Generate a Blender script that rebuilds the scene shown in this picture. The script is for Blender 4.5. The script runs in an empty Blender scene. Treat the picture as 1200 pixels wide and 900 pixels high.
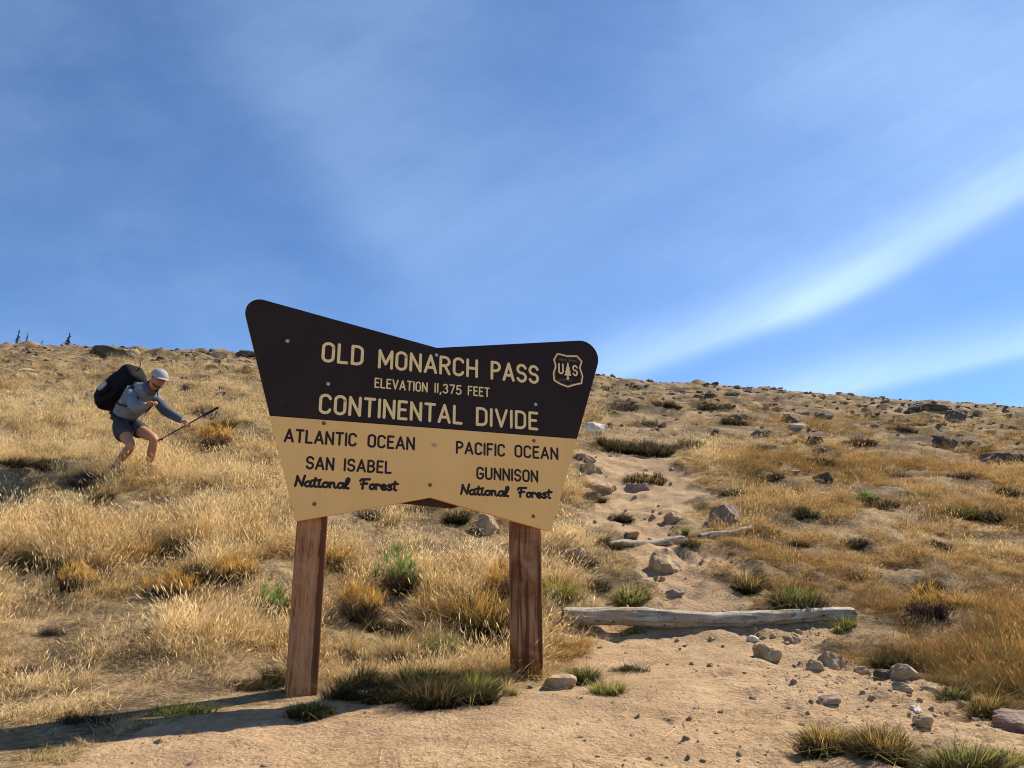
import bpy, math, random
import numpy as np
from mathutils import Vector, Matrix
random.seed(7); RNG = np.random.default_rng(7)
SC = bpy.context.scene; COL = SC.collection
PI = math.pi; R = math.radians

# ------------------------------------------------------------------ camera
F = 924.0; PITCH = R(15.8); CZ = 1.05          # focal length in px of a 1200 px wide frame
cam = bpy.data.cameras.new('camera'); co = bpy.data.objects.new('camera', cam); COL.objects.link(co)
cam.sensor_width = 36; cam.lens = 36 * F / 1200; cam.clip_start = .05; cam.clip_end = 6000
co.location = (0, 0, CZ); co.rotation_euler = (PI / 2 + PITCH, 0, 0)
SC.camera = co
SC.render.engine = 'CYCLES'; SC.cycles.filter_width = 1.05
# ------------------------------------------------------------------ exposure
vs = SC.view_settings
SC.display_settings.display_device = 'sRGB'
vs.view_transform = 'Standard'; vs.look = 'None'; vs.gamma = 1; vs.use_curve_mapping = False
vs.exposure = 0.94
# ------------------------------------------------------------------ sun
SIGN_AZ = 19.6                                   # the sign board recedes to the right by this angle
SUN_AZ = 36.0; SUN_EL = 47.0                      # direction towards the sun, from +X towards +Y
sd = Vector((math.cos(R(SUN_EL)) * math.cos(R(SUN_AZ)), math.cos(R(SUN_EL)) * math.sin(R(SUN_AZ)), math.sin(R(SUN_EL))))
sl = bpy.data.lights.new('sun', 'SUN'); so = bpy.data.objects.new('sun', sl); COL.objects.link(so)
sl.energy = 4.5; sl.angle = R(.53); sl.color = (1, .90, .74)
so.rotation_euler = sd.to_track_quat('Z', 'Y').to_euler()

# ------------------------------------------------------------------ node expression helper
class E:
    def __init__(s, nt, sock): s.nt, s.s = nt, sock
    def _m(s, op, *o, clamp=False):
        n = s.nt.nodes.new('ShaderNodeMath'); n.operation = op; n.use_clamp = clamp
        for i, v in enumerate((s,) + o):
            if isinstance(v, E): s.nt.links.new(v.s, n.inputs[i])
            else: n.inputs[i].default_value = v
        return E(s.nt, n.outputs[0])
    def __add__(s, o): return s._m('ADD', o)
    def __radd__(s, o): return s._m('ADD', o)
    def __sub__(s, o): return s._m('SUBTRACT', o)
    def __rsub__(s, o): return (s * -1) + o
    def __mul__(s, o): return s._m('MULTIPLY', o)
    def __rmul__(s, o): return s._m('MULTIPLY', o)
    def __truediv__(s, o): return s._m('DIVIDE', o)
    def exp(s): return s._m('EXPONENT')
    def max(s, o): return s._m('MAXIMUM', o)
    def min(s, o): return s._m('MINIMUM', o)
    def clamp(s): return s._m('ADD', 0.0, clamp=True)
    def pw(s, o): return s._m('POWER', o)
    def step(s, a, b):
        n = s.nt.nodes.new('ShaderNodeMapRange'); n.interpolation_type = 'SMOOTHSTEP'
        s.nt.links.new(s.s, n.inputs[0]); n.inputs[1].default_value = a; n.inputs[2].default_value = b
        return E(s.nt, n.outputs[0])
def comb(nt, x, y, z):
    n = nt.nodes.new('ShaderNodeCombineXYZ')
    for i, v in enumerate((x, y, z)):
        if isinstance(v, E): nt.links.new(v.s, n.inputs[i])
        else: n.inputs[i].default_value = v
    return n.outputs[0]
def noise(nt, vec, scale, detail=4, rough=.55, dist=0, out='Fac'):
    n = nt.nodes.new('ShaderNodeTexNoise')
    if vec is not None: nt.links.new(vec, n.inputs['Vector'])
    n.inputs['Scale'].default_value = scale; n.inputs['Detail'].default_value = detail
    n.inputs['Roughness'].default_value = rough; n.inputs['Distortion'].default_value = dist
    return E(nt, n.outputs[out])
def mixc(nt, f, a, b, mode='MIX'):
    n = nt.nodes.new('ShaderNodeMix'); n.data_type = 'RGBA'; n.blend_type = mode
    for i, v in ((0, f), (6, a), (7, b)):
        if isinstance(v, E): nt.links.new(v.s, n.inputs[i])
        elif hasattr(v, 'is_output'): nt.links.new(v, n.inputs[i])
        elif isinstance(v, (tuple, list)): n.inputs[i].default_value = tuple(v) + (1,) * (4 - len(v))
        else: n.inputs[i].default_value = v
    return n.outputs[2]
def ramp(nt, f, stops):
    n = nt.nodes.new('ShaderNodeValToRGB'); nt.links.new(f.s, n.inputs[0]); el = n.color_ramp.elements
    while len(el) < len(stops): el.new(.5)
    for e, (p, c) in zip(el, stops): e.position = p; e.color = tuple(c) + (1,)
    return n.outputs[0]

# ------------------------------------------------------------------ sky: Nishita with thin high cloud
W = bpy.data.worlds.new('World'); SC.world = W; W.use_nodes = True
nt = W.node_tree; nt.nodes.clear()
sky = nt.nodes.new('ShaderNodeTexSky'); sky.sky_type = 'NISHITA'; sky.sun_disc = False
sky.sun_elevation = R(SUN_EL); sky.sun_rotation = R(90 - SUN_AZ); sky.altitude = 3400
sky.air_density = 1.0; sky.dust_density = .3; sky.ozone_density = 1.6
tc = nt.nodes.new('ShaderNodeTexCoord')
mp = nt.nodes.new('ShaderNodeMapping'); mp.vector_type = 'POINT'; mp.inputs['Rotation'].default_value = (-PITCH, 0, 0)
nt.links.new(tc.outputs['Generated'], mp.inputs[0])
sx = nt.nodes.new('ShaderNodeSeparateXYZ'); nt.links.new(mp.outputs[0], sx.inputs[0])
dx, dy, dz = (E(nt, sx.outputs[i]) for i in range(3))
dyc = dy._m('ABSOLUTE').max(.12)
U = dx / dyc; V = dz / dyc                         # directions as a flat chart of the sky dome, wisps laid on it
wv = comb(nt, U, V, dy)
w1 = noise(nt, wv, 1.6, 4, .5) - .5
w2 = noise(nt, wv, 5.0, 5, .6) - .5
def streak(x0, y0, x1, y1, w, bend=0., soft0=.15, wob=.10, asym=1.0):
    """soft ridge from (x0,y0) to (x1,y1) in chart units"""
    L = math.hypot(x1 - x0, y1 - y0); c, s_ = (x1 - x0) / L, (y1 - y0) / L
    u = (U - x0) * c + (V - y0) * s_
    v = (V - y0) * c - (U - x0) * s_
    t = u / L
    v = v - t * (1 - t) * bend + w1 * wob + w2 * wob * .3
    if asym != 1.0:                                # sharper below than above
        vp = v.max(0.) / (w * asym); vn = v.min(0.) / w; v2 = vp * vp + vn * vn
    else:
        vv = v / w; v2 = vv * vv
    return (v2 * -1).exp() * t.step(-soft0, soft0) * (1 - t.step(1 - soft0, 1 + soft0))
def px(x, y): return ((x - 600) / F, (450 - y) / F)
fib = comb(nt, U * .86 + V * .5, V * 5.0 - U * 2.9, dy)
fb = noise(nt, fib, 3.0, 6, .62)
A = streak(*px(300, 60), *px(505, 350), .055, 0, .45, .16, 3.2) * .13
A = A + streak(*px(640, 462), *px(1010, 335), .016, -.02, .35, .03, 2.4) * .36
A = A + streak(*px(930, 365), *px(1330, 130), .017, -.07, .30, .035, 3.0) * .38
A = A + streak(*px(860, 480), *px(1330, 375), .012, -.02, .3, .02, 3.2) * .44
A = A + streak(*px(520, 330), *px(1180, 10), .30, .05, .25, .08, .30) * .13
A = A + streak(*px(950, 330), *px(1300, 60), .10, 0, .3, .08) * .08
A = A + streak(*px(300, 0), *px(900, 60), .16, 0, .3, .2) * .04
A = A + streak(*px(1250, -300), *px(2600, 500), .4, 0, .3, .4) * .3
veil = noise(nt, comb(nt, U * .9, V * 1.6, dy), 1.7, 6, .58).step(.34, .72) * .15
fib2 = comb(nt, U * .80 + V * .45, V * 11.0 - U * 6.0, dy)
fb2 = noise(nt, fib2, 2.2, 7, .66, .4)
A = (A * (fb * .7 + fb2 * .45 + .44) + veil * (fb2 * .4 + .8)).clamp()
skc = mixc(nt, 1.0, sky.outputs[0], (.64, .84, 1.02), 'MULTIPLY')
cloudc = (4.2, 5.75, 7.9)
fin = mixc(nt, A, skc, cloudc)
bg = nt.nodes.new('ShaderNodeBackground'); bg.inputs[1].default_value = .093
out = nt.nodes.new('ShaderNodeOutputWorld')
nt.links.new(fin, bg.inputs[0]); nt.links.new(bg.outputs[0], out.inputs[0])

# ------------------------------------------------------------------ numpy noise
def _hash(i, j, k):
    h = (i.astype(np.int64) * 374761393 + j.astype(np.int64) * 668265263 + k * 2147483647) & 0xffffffff
    h = ((h ^ (h >> 13)) * 1274126177) & 0xffffffff
    return ((h ^ (h >> 16)) & 0xffff) / 65535.0
def vnoise(x, y, k=0):
    x = np.asarray(x, float); y = np.asarray(y, float)
    i = np.floor(x); j = np.floor(y); fx = x - i; fy = y - j
    fx = fx * fx * (3 - 2 * fx); fy = fy * fy * (3 - 2 * fy)
    a = _hash(i, j, k); b = _hash(i + 1, j, k); c = _hash(i, j + 1, k); d = _hash(i + 1, j + 1, k)
    return (a * (1 - fx) + b * fx) * (1 - fy) + (c * (1 - fx) + d * fx) * fy - .5
def fbm(x, y, n=4, k=0):
    s = 0; a = 1.0
    for o in range(n):
        s = s + a * vnoise(x * 2 ** o + 17.3 * o, y * 2 ** o - 9.1 * o, k + o); a *= .5
    return s
def sstep(x, a, b):
    t = np.clip((x - a) / (b - a), 0, 1); return t * t * (3 - 2 * t)

# ------------------------------------------------------------------ the lie of the land
def ground_smooth(X, Y):
    X = np.asarray(X, float); Y = np.asarray(Y, float)
    a = np.clip(X / np.maximum(Y, 1.5), -1.1, 1.1)
    rs = np.interp(a, (-.9, -.68, -.35, .13, .447, .67, .95), (.336, .330, .318, .2835, .257, .243, .228))
    c = np.interp(a, (-.8, -.5, -.25, 0, .15, .45, .7), (2.42, 2.42, 2.55, 2.68, 2.7, 2.5, 2.35))
    Y0, Ym = 18., 31.
    k = c / (Ym ** 2 - Y0 ** 2); s = rs + c / Ym + k * (Ym - Y0) ** 2 / Ym
    Yb = np.minimum(Y, 62.)
    zh = s * Yb - c - k * np.maximum(Yb - Y0, 0) ** 2
    zf = -.47 - (4.6 - np.clip(Y, -3, 8)) * .11
    q = .10; h = np.clip(.5 + .5 * (zh - zf) / q, 0, 1)
    return zf * (1 - h) + zh * h + q * h * (1 - h) + CZ
def pray(x, y):
    X, Yc = x - 600, 450 - y
    return np.array([X, F * math.cos(PITCH) - Yc * math.sin(PITCH), F * math.sin(PITCH) + Yc * math.cos(PITCH)])
YS = np.exp(np.linspace(math.log(.6), math.log(60), 1500))
def gp(x, y, fn=None):
    """where the ground lies under this direction from the viewpoint"""
    r = pray(x, y); r = r / r[1]
    z = (fn or ground_smooth)(r[0] * YS, YS) - (r[2] * YS + CZ)
    i = int(np.argmax(z > 0)) if (z > 0).any() else len(YS) - 400
    Yv = YS[i]; return np.array([r[0] * Yv, Yv, float((fn or ground_smooth)(r[0] * Yv, Yv))])
def atY(x, y, Y):
    r = pray(x, y); r = r / r[1] * Y; return Vector((r[0], r[1], r[2] + CZ))
# bare trail and dirt pull-out, outline followed on the ground
TR = [(-200, 940), (-60, 905), (60, 884), (140, 856), (220, 834), (330, 818), (430, 818), (560, 812), (640, 798), (668, 772), (705, 752), (690, 738),
      (740, 708), (758, 676), (742, 648), (706, 622), (692, 590), (686, 556), (684, 530), (730, 522), (785, 528), (800, 548), (822, 570), (826, 600),
      (800, 622), (800, 640), (850, 655), (866, 690), (905, 716), (985, 735), (975, 765), (1050, 790), (1120, 812), (1210, 862), (1300, 905)]
TRW = np.array([gp(*p)[:2] for p in TR] + [[7, 2], [7, -6], [-7, -6], [-7, 2.5]])
def poly_sd(X, Y, P):
    X = np.asarray(X, float); Y = np.asarray(Y, float)
    d = np.full(X.shape, 1e9); ins = np.zeros(X.shape, bool)
    for i in range(len(P)):
        x0, y0 = P[i]; x1, y1 = P[(i + 1) % len(P)]
        ex, ey = x1 - x0, y1 - y0
        t = np.clip(((X - x0) * ex + (Y - y0) * ey) / (ex * ex + ey * ey + 1e-9), 0, 1)
        d = np.minimum(d, np.hypot(X - x0 - t * ex, Y - y0 - t * ey))
        cnd = ((y0 > Y) != (y1 > Y)) & (X < (x1 - x0) * (Y - y0) / (y1 - y0 + 1e-12) + x0)
        ins ^= cnd
    return np.where(ins, d, -d)
def trail_mask(X, Y):
    sdv = poly_sd(X, Y, TRW) + fbm(X * 2.2, Y * 2.2, 4, 5) * (.26 + .30 * sstep(Y, 5.2, 7))
    return sstep(sdv, -.10, .14)
def ground(X, Y, m=None):
    X = np.asarray(X, float); Y = np.asarray(Y, float)
    if m is None: m = trail_mask(X, Y)
    z = ground_smooth(X, Y)
    hill = sstep(Y, 4.4, 7.0)
    rough = fbm(X * .55, Y * .55, 3, 11) * .20 * hill + fbm(X * 2.1, Y * 2.1, 3, 23) * .085 * (.25 + .75 * hill)
    ridge = sstep(Y, 15, 26)
    rough = rough + ridge * (np.abs(fbm(X * .9, Y * .9, 3, 31)) * .34) + sstep(Y, 9, 18) * (np.abs(fbm(X * .38, Y * 1.5, 3, 37)) * .30)
    z = z + rough * (1 - m * .72)
    up = sstep(Y, 5.6, 7.5) + .8 * sstep(X / np.maximum(Y, 1), .22, .40) * (1 - sstep(Y, 5.6, 7.5))
    z = z + m * (fbm(X * 5, Y * 5, 3, 41) * (.022 + .05 * up) + np.abs(fbm(X * 11, Y * 11, 3, 47)) * (.014 + .03 * up) - .035 * hill)
    z = z + (1 - m) * hill * np.abs(fbm(X * 6, Y * 6, 2, 53)) * .07
    return z
def G(x, y): return float(ground(np.array([x]), np.array([y]))[0])

# ------------------------------------------------------------------ object helpers
def tag(o, label=None, cat=None, group=None, kind=None):
    if label: o['label'] = label
    if cat: o['category'] = cat
    if group: o['group'] = group
    if kind: o['kind'] = kind
    return o
def empty(name, loc, rz=0):
    o = bpy.data.objects.new(name, None); COL.objects.link(o); o.location = loc; o.rotation_euler = (0, 0, rz)
    o.empty_display_size = .1; return o
def mesh_np(name, V_, quads=None, tris=None, attrs=None, smooth=False):
    me = bpy.data.meshes.new(name); V_ = np.asarray(V_, np.float32)
    me.vertices.add(len(V_)); me.vertices.foreach_set('co', V_.ravel())
    q = np.zeros((0, 4), np.int32) if quads is None else np.asarray(quads, np.int32).reshape(-1, 4)
    t = np.zeros((0, 3), np.int32) if tris is None else np.asarray(tris, np.int32).reshape(-1, 3)
    lv = np.concatenate([q.ravel(), t.ravel()]); me.loops.add(len(lv)); me.loops.foreach_set('vertex_index', lv)
    st = np.concatenate([np.arange(len(q)) * 4, len(q) * 4 + np.arange(len(t)) * 3]).astype(np.int32)
    me.polygons.add(len(st)); me.polygons.foreach_set('loop_start', st)
    me.polygons.foreach_set('use_smooth', np.full(len(st), smooth))
    me.update(calc_edges=True); me.validate()
    for k, v in (attrs or {}).items():
        at = me.attributes.new(k, 'FLOAT', 'POINT'); at.data.foreach_set('value', np.asarray(v, np.float32))
    return me
def link(name, me, mat=None, parent=None, loc=None, rot=None):
    o = bpy.data.objects.new(name, me); COL.objects.link(o)
    if mat and not me.materials: me.materials.append(mat)
    if parent: o.parent = parent
    if loc is not None: o.location = loc
    if rot is not None: o.rotation_euler = rot
    return o
def poly(name, verts, faces, mat, parent=None, smooth=False, loc=None, rot=None, bevel=0):
    me = bpy.data.meshes.new(name); me.from_pydata([tuple(v) for v in verts], [], faces); me.update()
    if smooth: me.polygons.foreach_set('use_smooth', [True] * len(me.polygons))
    o = link(name, me, mat, parent, loc, rot)
    if bevel:
        b = o.modifiers.new('bevel', 'BEVEL'); b.width = bevel; b.segments = 2; b.limit_method = 'ANGLE'
    return o
def bsdf(name, rough=.8, spec=.3):
    m = bpy.data.materials.new(name); m.use_nodes = True; n = m.node_tree; b = n.nodes['Principled BSDF']
    b.inputs['Roughness'].default_value = rough; b.inputs['Specular IOR Level'].default_value = spec
    return m, n, b
def bump(n, b, h, strength, dist):
    u = n.nodes.new('ShaderNodeBump'); u.inputs['Strength'].default_value = strength; u.inputs['Distance'].default_value = dist
    n.links.new(h.s, u.inputs['Height']); n.links.new(u.outputs[0], b.inputs['Normal'])
def plain(name, c, rough=.7, spec=.3, var=.12, scale=30, metal=0, bmp=.2):
    m, n, b = bsdf(name, rough, spec); b.inputs['Metallic'].default_value = metal
    t = n.nodes.new('ShaderNodeTexCoord')
    f = noise(n, t.outputs['Object'], scale, 5, .6)
    c0 = tuple(x * (1 - var) for x in c); c1 = tuple(min(1, x * (1 + var)) for x in c)
    n.links.new(ramp(n, f, [(.3, c0), (.7, c1)]), b.inputs['Base Color'])
    if bmp: bump(n, b, f, bmp, .004)
    return m
def objc(n): return n.nodes.new('ShaderNodeTexCoord').outputs['Object']
def geopos(n): return n.nodes.new('ShaderNodeNewGeometry').outputs['Position']
def attr(n, name, typ='GEOMETRY'):
    a = n.nodes.new('ShaderNodeAttribute'); a.attribute_name = name; a.attribute_type = typ; return E(n, a.outputs['Fac'])

# ------------------------------------------------------------------ ground material and mesh
def ground_material():
    m, n, b = bsdf('hillside_soil', .95, .15); p = geopos(n)
    tr = attr(n, 'trail'); f1 = noise(n, p, 3.2, 6, .6); f2 = noise(n, p, 28, 5, .7); f3 = noise(n, p, 130, 3, .6)
    dirt = ramp(n, f1 * .35 + f2 * .45 + f3 * .2, [(.34, (.16, .10, .055)), (.45, (.30, .195, .108)), (.55, (.39, .268, .152)), (.68, (.50, .365, .225))])
    red = noise(n, p, 1.1, 5, .6).step(.46, .68) * .6
    dirt = mixc(n, red, dirt, (.27, .18, .105), 'MIX')
    soil = ramp(n, noise(n, p, 1.8, 6, .65) * .6 + f2 * .4, [(.34, (.028, .020, .012)), (.45, (.11, .075, .038)), (.56, (.28, .19, .10)), (.72, (.42, .30, .16))])
    e = (tr + (f2 - .5) * .9).step(.25, .75)
    n.links.new(mixc(n, e, soil, dirt), b.inputs['Base Color'])
    vor = n.nodes.new('ShaderNodeTexVoronoi'); vor.inputs['Scale'].default_value = 46; n.links.new(p, vor.inputs['Vector'])
    h = f2 * .6 + f3 * .35 - E(n, vor.outputs['Distance']) * .35
    bump(n, b, h, .8, .022)
    return m
acol = np.concatenate([-np.geomspace(9, 1.0, 26), np.linspace(-.97, .97, 470), np.geomspace(1.0, 9, 26)])
yrow = np.concatenate([np.linspace(-8, 2.6, 34), np.exp(np.linspace(math.log(2.75), math.log(36), 560)), np.geomspace(38, 2500, 34)])
AA, YY = np.meshgrid(acol, yrow); XX = AA * (np.maximum(YY, 0) + 1.3)
TM = trail_mask(XX, YY); ZZ = ground(XX, YY, TM)
nr, nc = AA.shape; ii = np.arange(nr * nc).reshape(nr, nc)
qd = np.stack([ii[:-1, :-1], ii[:-1, 1:], ii[1:, 1:], ii[1:, :-1]], -1).reshape(-1, 4)
me = mesh_np('ground', np.stack([XX, YY, ZZ], -1).reshape(-1, 3), quads=qd, attrs={'trail': TM.ravel()}, smooth=True)
tag(link('ground', me, ground_material()), kind='structure')
# ================================================================== THE SIGN
_a = R(SIGN_AZ); UD = Vector((math.cos(_a), math.sin(_a), 0)); ND = Vector((math.sin(_a), -math.cos(_a), 0))
SO = atY(352, 818, 4.6)
sign = empty('mountain_pass_sign', SO, _a)
tag(sign, 'brown and cream bow tie shaped pass sign reading OLD MONARCH PASS on two posts', 'sign')
def S(x, y):
    """point of the front face of the board, in the sign's own plane (u along the board, v up)"""
    r = Vector(pray(x, y)); o = SO - Vector((0, 0, CZ)); t = o.dot(ND) / r.dot(ND); P = r * t - o
    return P.dot(UD), P.z
# local axes of the empty: x = u, y = away from the viewer, z = up.  front face of board at y = 0
def round_poly(pts, radii, n=9):
    out = []
    N = len(pts)
    for i in range(N):
        p = Vector(pts[i]); a = Vector(pts[i - 1]) - p; b = Vector(pts[(i + 1) % N]) - p; r = radii[i]
        if r <= 0: out.append(tuple(p)); continue
        ang = a.angle(b); d = r / math.tan(ang / 2); a.normalize(); b.normalize()
        c = p + (a + b).normalized() * (r / math.sin(ang / 2))
        s0 = p + a * d - c; s1 = p + b * d - c
        t0 = math.atan2(s0.y, s0.x); t1 = math.atan2(s1.y, s1.x); dt = (t1 - t0 + PI) % (2 * PI) - PI
        for k in range(n + 1): t = t0 + dt * k / n; out.append((c.x + r * math.cos(t), c.y + r * math.sin(t)))
    return out
def slab(name, outline, y0, y1, mat, bevel=.002, parent=sign):
    import bmesh
    bm = bmesh.new(); vs_ = [bm.verts.new((u, y0, v)) for u, v in outline]; f = bm.faces.new(vs_)
    bm.normal_update()
    if f.normal.y > 0: f.normal_flip()
    g = bmesh.ops.extrude_face_region(bm, geom=[f])
    for e in g['geom']:
        if isinstance(e, bmesh.types.BMVert): e.co.y = y1
    bmesh.ops.recalc_face_normals(bm, faces=bm.faces)
    me = bpy.data.meshes.new(name); bm.to_mesh(me); bm.free()
    o = link(name, me, mat, parent)
    if bevel:
        b = o.modifiers.new('bevel', 'BEVEL'); b.width = bevel; b.segments = 3; b.limit_method = 'ANGLE'; b.angle_limit = R(40)
    return o
def sign_paint(name, c, rough, spec, fade):
    m, n, b = bsdf(name, rough, spec); o = objc(n)
    f = noise(n, o, 2.2, 6, .6); g = noise(n, o, 55, 4, .65)
    mpn = n.nodes.new('ShaderNodeMapping'); mpn.inputs['Scale'].default_value = (30, 30, 2); n.links.new(o, mpn.inputs[0])
    runs = noise(n, mpn.outputs[0], 1.2, 4, .6)
    scr = noise(n, o, 9, 8, .75, 1.5).step(.60, .70)
    c1 = mixc(n, (f.step(.35, .75) * .65 + g * .35 + scr * .5).clamp(), c, fade)
    c2 = mixc(n, runs.step(.55, .80) * .30, c1, tuple(x * .72 for x in c))
    n.links.new(c2, b.inputs['Base Color']); n.links.new((f * .3 + rough - .15).s, b.inputs['Roughness'])
    bump(n, b, g, .12, .0015); return m
M_BROWN = sign_paint('dark_brown_sign_paint', (.024, .011, .007), .55, .14, (.042, .024, .016))
M_CREAM = sign_paint('cream_sign_paint', (.95, .53, .175), .60, .20, (.85, .455, .145))
M_LETC = plain('cream_letter_paint', (.95, .64, .27), .6, .25, .06, 40)
M_LETB = plain('dark_letter_paint', (.020, .006, .003), .5, .3, .1, 40)
q = {k: S(*v) for k, v in dict(tl=(281.7, 343.7), tn=(512, 407.5), tr=(708.9, 397.4), bl=(347, 611), bn=(505, 583), br=(646, 623), dl=(314.5, 487), dr=(684.5, 514.5)).items()}
vd = (q['dl'][1] + q['dr'][1]) / 2
def on(p0, p1, v): t = (v - p0[1]) / (p1[1] - p0[1]); return (p0[0] + (p1[0] - p0[0]) * t, v)
dl = on(q['tl'], q['bl'], vd); dr = on(q['tr'], q['br'], vd)
slab('upper_panel', round_poly([dl, q['tl'], q['tn'], q['tr'], dr], [0, .085, 0, .125, 0]), 0, .036, M_BROWN)
dl2 = (dl[0], vd - .0015); dr2 = (dr[0], vd - .0015)
lw = slab('lower_panel', round_poly([dl2, dr2, q['br'], q['bn'], q['bl']], [0, 0, .012, 0, .012]), .0, .034, M_CREAM)
# brown backing board seen under the notch
b0 = S(462, 588); b1 = S(545, 596)
slab('backing_board', [(b0[0] - .30, vd - .10), (b1[0] + .30, vd - .10), (b1[0] + .05, b1[1] + .045), (b1[0] - .07, b1[1] + .004), (b0[0] + .06, b0[1] + .0), (b0[0] - .05, b0[1] + .04)], .038, .075, plain('backing_brown', (.06, .025, .014), .7, .2, .2, 12), .002)

# ---- posts
def post_wood():
    m, n, b = bsdf('stained_post_wood', .85, .10); o = objc(n)
    mpn = n.nodes.new('ShaderNodeMapping'); mpn.inputs['Scale'].default_value = (13, 13, .9); n.links.new(o, mpn.inputs[0])
    gr = noise(n, mpn.outputs[0], 3.0, 8, .68, .8); big = noise(n, o, 3.2, 5, .6, .6); fine = noise(n, mpn.outputs[0], 26, 4, .6)
    c = ramp(n, gr * .65 + fine * .35, [(.36, (.07, .023, .009)), (.45, (.32, .13, .055)), (.58, (.53, .24, .10)), (.72, (.64, .33, .16))])
    c = mixc(n, big.step(.40, .62) * .6, c, (.50, .265, .135), 'MIX')     # patches where the stain has weathered off
    c = mixc(n, noise(n, mpn.outputs[0], .7, 4, .6, 1.0).step(.56, .64) * .8, c, (.06, .018, .007))
    sx_ = n.nodes.new('ShaderNodeSeparateXYZ'); n.links.new(o, sx_.inputs[0]); X_ = E(n, sx_.outputs[0])
    strip = (X_ + (noise(n, o, 7, 4, .6) - .5) * .035).step(.048, .056) * (1 - X_.step(.3, .5))
    c = mixc(n, strip * .85, c, (.10, .032, .012))
    n.links.new(c, b.inputs['Base Color']); bump(n, b, gr * .6 + fine * .4, .8, .008); return m
M_POST = post_wood()
M_POST2 = M_POST.copy(); M_POST2.name = 'darker_stained_post_wood'
for nd_ in M_POST2.node_tree.nodes:
    if nd_.type == 'VALTORGB':
        for e, c in zip(nd_.color_ramp.elements, ((.06, .020, .007), (.15, .053, .017), (.20, .073, .024), (.26, .10, .036))): e.color = c + (1,)
    if nd_.type == 'MIX' and tuple(round(x, 2) for x in nd_.inputs[7].default_value[:3]) == (.50, .265, .135): nd_.inputs[7].default_value = (.24, .095, .035, 1)
def post(bl_, br_, tl_, tr_, top, mat, label):
    (ua, va), (ub, vb), (uc, vc), (ud, vd_) = S(*bl_), S(*br_), S(*tl_), S(*tr_)
    def uat(u0, v0, u1, v1, v): return u0 + (u1 - u0) * (v - v0) / (v1 - v0)
    v_ = []; f_ = []
    levels = np.linspace(-.35, top, 24); dep = abs(ub - ua) * .93; y0 = .0365
    prof = [(0.03, 0), (.97, 0), (1, .03), (1, .97), (.97, 1), (.03, 1), (0, .97), (0, .03)]
    for k, v in enumerate(levels):
        l = uat(ua, va, uc, vc, v); r = uat(ub, vb, ud, vd_, v)
        jit = [.0022 * vnoise(np.array([v * 6.]), np.array([j * 3.1 + l * 9]), 3)[0] for j in range(8)]
        for j, (p_, d_) in enumerate(prof): v_.append((l + (r - l) * p_ + jit[j], y0 + dep * d_ + jit[j - 3] * (d_ > .01), v))
    n8 = 8
    for k in range(len(levels) - 1):
        for j in range(n8): f_.append((k * n8 + j, k * n8 + (j + 1) % n8, (k + 1) * n8 + (j + 1) % n8, (k + 1) * n8 + j))
    f_.append(tuple(range(n8))[::-1]); f_.append(tuple(range((len(levels) - 1) * n8, len(levels) * n8)))
    o = poly('post', v_, f_, mat, sign); o['label'] = label; return o
post((336.5, 818), (372.5, 820), (351, 609), (385, 605), 1.62, M_POST, 'left square post with patchy faded reddish stain')
post((610, 801), (639.5, 804), (607.5, 615), (637, 620), 1.62, M_POST2, 'right square post with darker even brown stain')

# ---- bolts
M_GALV = plain('galvanised_bolt', (.42, .42, .42), .45, .5, .2, 60, .7); M_RUST = plain('rusty_bolt', (.16, .10, .05), .6, .4, .3, 60, .4)
def bolt(x, y, mat, r=.0115, k=0):
    u, v = S(x, y); vs_, fs = [], []
    rings = [(1.0, 0), (1.0, -.0025), (.8, -.003), (.72, -.0045), (.42, -.0055)]
    n = 16
    for i, (rr, yy) in enumerate(rings):
        for j in range(n):
            a = 2 * PI * j / n; hx = 1 if i < 2 else 1 / max(math.cos((a % (PI / 3)) - PI / 6), .01) * .9
            vs_.append((u + r * rr * hx * math.cos(a), yy - .0004, v + r * rr * hx * math.sin(a)))
    for i in range(len(rings) - 1):
        for j in range(n): fs.append((i * n + j, (i + 1) * n + j, (i + 1) * n + (j + 1) % n, i * n + (j + 1) % n))
    fs.append(tuple(range((len(rings) - 1) * n, len(rings) * n)))
    return poly('bolt', vs_, fs, mat, sign)
for (x, y, m_) in [(336.8, 399.6, M_GALV), (384.5, 449.9, M_GALV), (511.5, 416, M_GALV), (627.6, 474, M_GALV),
                   (379.5, 496, M_RUST), (368.3, 590.6, M_RUST), (503.9, 568.4, M_RUST), (624.8, 605, M_RUST), (625.6, 516.6, M_RUST)]: bolt(x, y, m_)
# plugged old bolt holes
M_PLUG = plain('plugged_hole', (.50, .33, .17), .8, .1, .1); M_PLUG2 = plain('plugged_hole_dark', (.032, .022, .025), .8, .1, .1)
def disc(name, u, v, ru, rv, mat, y=-.0008, n=14):
    vv = [(u + ru * math.cos(2 * PI * j / n), y, v + rv * math.sin(2 * PI * j / n)) for j in range(n)]
    return poly(name, vv, [tuple(range(n))], mat, sign)
u, v = S(508.6, 521.5); disc('hole_plug', u, v, .018, .014, M_PLUG)
u, v = S(639.5, 428); disc('hole_plug', u, v, .013, .013, M_PLUG2)

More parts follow.
